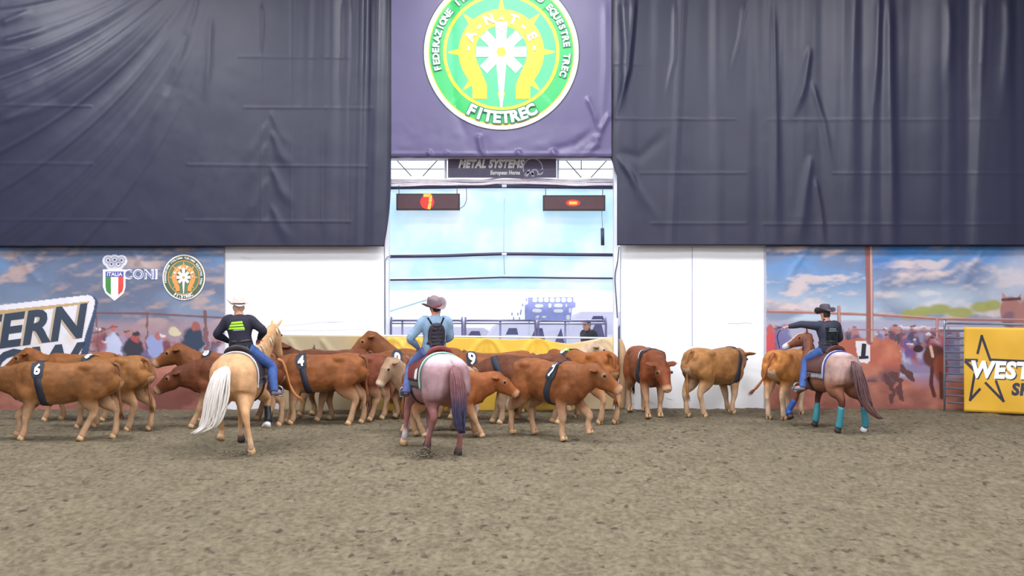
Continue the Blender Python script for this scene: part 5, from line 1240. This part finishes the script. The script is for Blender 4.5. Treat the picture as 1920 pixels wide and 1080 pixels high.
# rider on the roan, with back protector
J2 = dict(lx=-0.02, ly=-0.03, hyaw=25, hpitch=-0.15, roll=-0.28, elL=(0.02,0.36,0.26), wrL=(0.20,0.20,0.10), elR=(0.06,-0.27,0.28), wrR=(0.28,-0.10,0.16), knL=(0.34,0.30,-0.20), anL=(0.16,0.40,-0.58), toeL=(0.32,0.44,-0.60), knR=(0.30,-0.36,-0.22), anR=(0.06,-0.42,-0.58), toeR=(0.20,-0.46,-0.60), hat_tilt=0.32)
r2, bv2, sh2, T2, _ = person('rider in pale blue shirt and black back protector on the roan horse', seat_on(h2, 1.46), 104, J2, dict(shirt=M_ltb, jeans=M_jean2, boot=M_bootb, hat=M_hatg, brim=M_hatg, band=mat('red_band', srgb(150,40,50), 0.6)))
M_prot = mat('protector_foam', srgb(46, 42, 56), 0.45, bump=0.2)
def ovalV(ry, rz, cz, n=20, p=0.75):
    V = [(ry*math.copysign(abs(math.cos(2*math.pi*i/n))**p, math.cos(2*math.pi*i/n)), cz+rz*math.copysign(abs(math.sin(2*math.pi*i/n))**p, math.sin(2*math.pi*i/n))) for i in range(n)]; return V, [tuple(range(n))]
V, F = ovalV(0.125, 0.205, 0.30); bp_ = back_patch('back_protector', bv2, V, F, -0.02, 0, 0.018, M_prot, r2)
bp_.modifiers.new('t', 'SOLIDIFY').thickness = 0.02
for k in range(6):
    z = 0.155+k*0.058; w = 0.095-0.012*abs(k-2.2)
    V, F = refine([(-w, z), (w, z), (w*0.95, z+.044), (-w*0.95, z+.044)], [(0,1,2,3)], 0.015); o = back_patch('protector_pad', bv2, V, F, -0.02, 0, 0.040, M_prot, bp_); o.modifiers.new('t', 'SOLIDIFY').thickness = 0.018
    if k in (1, 2, 3, 4): back_patch('pad_highlight_strip', bv2, [(-0.055, z-.008), (0.01, z-.008), (0.01, z-.002), (-0.055, z-.002)], [(0,1,2,3)], -0.02, 0, 0.043, mat('grey_highlight', srgb(170,170,180), 0.3), bp_)  # pale strips paint a highlight onto the foam pads
for s in (-1, 1):
    V, F = refine([(s*0.07-.014, 0.48), (s*0.07+.014, 0.48), (s*0.125+.014, 0.585), (s*0.125-.014, 0.585)], [(0,1,2,3)], 0.02); o = back_patch('shoulder_strap', bv2, V, F, -0.02, 0, 0.010, M_prot, bp_)
# rider on the right, left arm stretched out
J3 = dict(lx=0.0, ly=0.03, hyaw=10, hpitch=-0.1, elL=(0.22,0.44,0.54), wrL=(0.34,0.66,0.49), elR=(0.08,-0.27,0.28), wrR=(0.28,-0.08,0.16), knL=(0.38,0.26,-0.14), anL=(0.22,0.42,-0.62), toeL=(0.30,0.56,-0.64), knR=(0.30,-0.36,-0.22), anR=(0.06,-0.42,-0.58), toeR=(0.20,-0.46,-0.60), hat_tilt=0.0)
r3, bv3, sh3, T3, _ = person('rider in dark printed jacket with left arm held out, on the turquoise-booted horse', seat_on(h3, 1.44), 104, J3, dict(shirt=M_dkj, jeans=M_jean, boot=M_bootg, hat=M_hatd, band=mat('grey_band', srgb(120,112,124), 0.6)), 0.97)
V, F = refine([(-0.115, 0.20), (0.115, 0.20), (0.13, 0.50), (-0.13, 0.50)], [(0,1,2,3)], 0.02)
M_ves = mat('vest_print', srgb(58, 70, 78), 0.7, var=0.7, scale=18)
vs3 = back_patch('vest_panel', bv3, V, F, 0.0, 0, 0.008, M_ves, r3)
for z, w in ((0.455, .07), (0.42, .085)): back_patch('vest_stripe', bv3, [(-w, z), (w, z), (w, z+.018), (-w, z+.018)], [(0,1,2,3)], -0.01, 0, 0.011, mat('pale_green_print', srgb(120,136,140), 0.7), vs3)
# short crop and rein in the outstretched hand
wr = Vector(J3['wrL']); cr = Sh().tube([tuple(wr+Vector((0.03,-0.10,0.01))), tuple(wr+Vector((0.06,0.06,-0.01))), tuple(wr+Vector((0.03,0.20,-0.02)))], [.009,.010,.007], 6).build('riding_crop', M_black, None)
cr.location = r3.location; cr.rotation_euler = r3.rotation_euler; cr.scale = r3.scale; tag(cr, 'thin black riding crop held in the right rider\'s outstretched left hand', 'crop')
rn = Sh().loft([tuple(wr+Vector((0.05,0.08,-0.02))), tuple(wr+Vector((0.12,0.14,-0.16))), tuple(wr+Vector((0.30,0.02,-0.34))), tuple(wr+Vector((0.46,-0.08,-0.42)))], [.007]*4, (1,0,0), 6, 4).build('rein', M_black, None)
rn.location = r3.location; rn.rotation_euler = r3.rotation_euler; rn.scale = r3.scale; tag(rn, 'black rein looping from the right rider\'s outstretched hand to the horse', 'rein')
# man behind the gate
Jm = dict(lx=0.02, hyaw=0, elL=(-0.02,0.26,0.26), wrL=(0.10,0.24,0.06), elR=(-0.02,-0.26,0.26), wrR=(0.10,-0.24,0.06), knL=(0.03,0.10,-0.42), anL=(0,0.11,-0.84), toeL=(0.14,0.13,-0.90), knR=(0.02,-0.10,-0.42), anR=(0,-0.11,-0.84), toeR=(0.14,-0.13,-0.90))
Ym = 27.2
rm, bvm, *_ = person('man in a dark jacket standing behind the gate panel, facing left', (X(1106, Ym), Ym, 0.92), 215, Jm, dict(shirt=mat('dark_jacket_green', srgb(44, 48, 56), 0.7), jeans=M_dkj, boot=M_bootb, hair=mat('brown_hair', srgb(84,58,60), 0.8)), 1.0, None, False)

# ------------------------------------------------------------------ the herd
DARK = srgb(118, 62, 42)
cow('reddish steer number 6 walking left at the front left corner', 122, 823, 180, 1.0, BROWN, legs=((0.10,0.0),(0.34,0.04),(0.34,0),(-0.10,0)), head=(1.12,0,1.05), number='6', strap=0.33, side=1, slant=0.05, lx=0.97, ang=46)
cow('brown steer angled away with pale hind legs behind number 6 steer', 206, 804, 160, 1.0, srgb(138, 92, 50), legs=((0.05,0),(-0.1,0),(0.12,0),(-0.12,0)), head=(1.05,0.0,1.05), strap=0.30, side=1, number='8', ang=72, lx=0.9, nsize=0.21)
cow('steer whose back and raised head show above number 6 steer', 150, 788, 180, 0.98, srgb(142, 86, 42), legs=((0.12,0),(-0.1,0),(0.1,0),(-0.1,0)), head=(1.0,0,1.27), pitch=-35)
cow('steer looking left with number 8 strap behind the palomino', 436, 788, 178, 1.0, RED, head=(1.03,0,1.32), pitch=-30, number='8', strap=0.38, side=1, ang=66, nsize=0.21)
cow('dark red steer with lowered head left of the palomino', 443, 800, 180, 0.97, DRED, legs=((0.25,0),(0.02,0),(0.05,0),(-0.15,0)), head=(1.08,0,0.98), pitch=-38, lx=0.92, tail='back', tailcol=srgb(176,116,66))
cow('reddish steer carrying number 4, walking left under the khaki banner', 602, 794, 176, 1.0, RED, legs=((0.0,0),(0.14,0),(0.06,0),(-0.12,0)), head=(1.0,-0.14,1.0), yaw=-22, number='4', strap=0.26, side=1, ang=46, lx=0.9)
cow('steer with upright ears peeking over the dark red steer near the rider', 622, 778, 184, 1.0, DRED, head=(1.08,0.12,1.34), yaw=70, pitch=-35)
cow('dark steer half hidden right of number 4 steer', 655, 787, 180, 0.96, DARK, legs=((0.1,0),(-0.1,0),(0.16,0),(-0.05,0)), head=(1.0,0,1.0))
cow('steer raising its head in front of the yellow banner', 800, 775, 180, 1.0, RED, head=(1.12,0,1.52), yaw=10, pitch=-42)
cow('steer carrying number 0, half hidden by the roan rider', 778, 783, 180, 1.0, RED, head=(0.94,0.14,1.0), yaw=22, number='0', strap=0.26, side=1, ang=46, nsize=0.27)
cow('small grey-fawn calf with pale muzzle beside the roan rider\'s leg', 822, 806, 195, 0.86, srgb(172, 140, 112), srgb(216,196,180), legs=((0.24,0),(0.0,0),(-0.1,0),(0.25,0)), head=(0.98,0.06,1.40), yaw=18, pitch=-58, name='calf')
cow('steer carrying number 9 walking left behind the roan horse', 925, 787, 180, 1.0, RED, head=(1.02,0,1.15), number='9', strap=0.34, side=1, ang=46)
cow('dark steer heading left between number 9 and number 7 steers', 988, 793, 180, 0.98, DRED, srgb(200,170,140), legs=((0.0,0),(0.14,0),(0,0),(0.1,0)), head=(1.0,0,0.95), strap=0.5, side=1, slant=0.12)
cow('small orange calf walking right with lowered head behind the roan tail', 834, 817, 357, 0.86, srgb(150, 86, 46), legs=((0.10,0),(0.24,0),(0.0,0),(0.2,0)), head=(1.02,0,1.14), pitch=-38, name='calf')
cow('cream coloured steer whose pale head shows at the gate\'s right end', 1016, 772, 0, 0.92, srgb(206, 178, 150), srgb(226,214,200), head=(1.18,0,1.42), pitch=-35, group='pale cattle')
cow('reddish steer angled away with a dark strap, right of number 7', 1098, 788, 125, 1.02, srgb(146, 86, 40), legs=((0.0,0),(-0.05,0),(0.0,0),(-0.1,0)), head=(1.0,0,1.15), strap=0.34, side=1, number='3', ang=64, nsize=0.19)
cow('reddish steer carrying number 7 at the front centre, walking right', 1032, 820, 312, 1.0, RED, legs=((0.34,0.12),(-0.05,0),(0.05,0),(-0.20,0)), head=(0.94,0.08,1.16), yaw=42, pitch=-38, number='7', strap=0.24, side=-1, ang=42, slant=0.10)
cow('dark red steer facing the camera before the white wall', 1211, 777, 280, 1.02, srgb(128, 68, 38), legs=((0.0,0),(0.10,0),(0,0),(-0.05,0)), head=(1.02,0.0,1.02), yaw=6, pitch=-58, strap=0.36, side=-1, number='1', ang=50, nsize=0.21)
cow('golden brown steer seen from behind right with its head lowered', 1340, 777, 42, 1.02, srgb(162, 114, 68), srgb(206,176,146), legs=((0.1,0),(-0.1,0),(-0.05,0),(0.1,0)), head=(0.92,0.10,1.12), pitch=-48, strap=0.44, side=-1, yaw=38)
cow('golden steer with a red brown tail, left of the turquoise-booted horse', 1474, 780, 58, 1.0, srgb(180, 118, 62), srgb(222,196,170), legs=((0.05,0),(0,0),(0.0,0),(0.05,0)), head=(1.04,0,1.15), tail='left', tailcol=srgb(150,84,52))

# tag on the steer, trampled grit by the hooves
tg = Sh().loft([(0,0,0), (0,0,.07), (0,0,.13), (0,0,.19)], [(.05,.012), (.06,.012), (.04,.012), (.01,.008)], (1,0,0), 8, 2).build('neon_tag', mat('neon_tag', srgb(140, 230, 50), 0.5), None)
g = G(1067, 786); tg.location = (X(1065, g[1]), g[1]+0.05, Z(672, g[1])); tag(tg, 'neon green triangular tag standing on a steer\'s back strap', 'tag')
def grit(cx, cy, n, r, h, lab, seed):
    rr = random.Random(seed); s = Sh(); gx, gy = G(cx, cy)
    for i in range(n):
        a = rr.uniform(0, 6.28); q = abs(rr.gauss(0, 1))*r; z = max(0.02, h*math.exp(-(q/r)**2*1.2)*rr.random()); k = rr.uniform(.006, .018)
        s.ball((gx+q*math.cos(a)*1.3, gy+q*math.sin(a), z), (k, k*rr.uniform(.7,1), k*.8), 5, 3)
    o = s.build('kicked_sand', mat('sand_clod', srgb(112, 102, 86), 0.95), None); tag(o, lab, 'sand', None, 'stuff')
grit(458, 852, 260, 0.20, 0.06, 'kicked up sand clods below the palomino horse\'s hind hooves', 1)
grit(798, 856, 300, 0.18, 0.14, 'kicked up sand clods below the roan horse\'s hind hooves', 2)
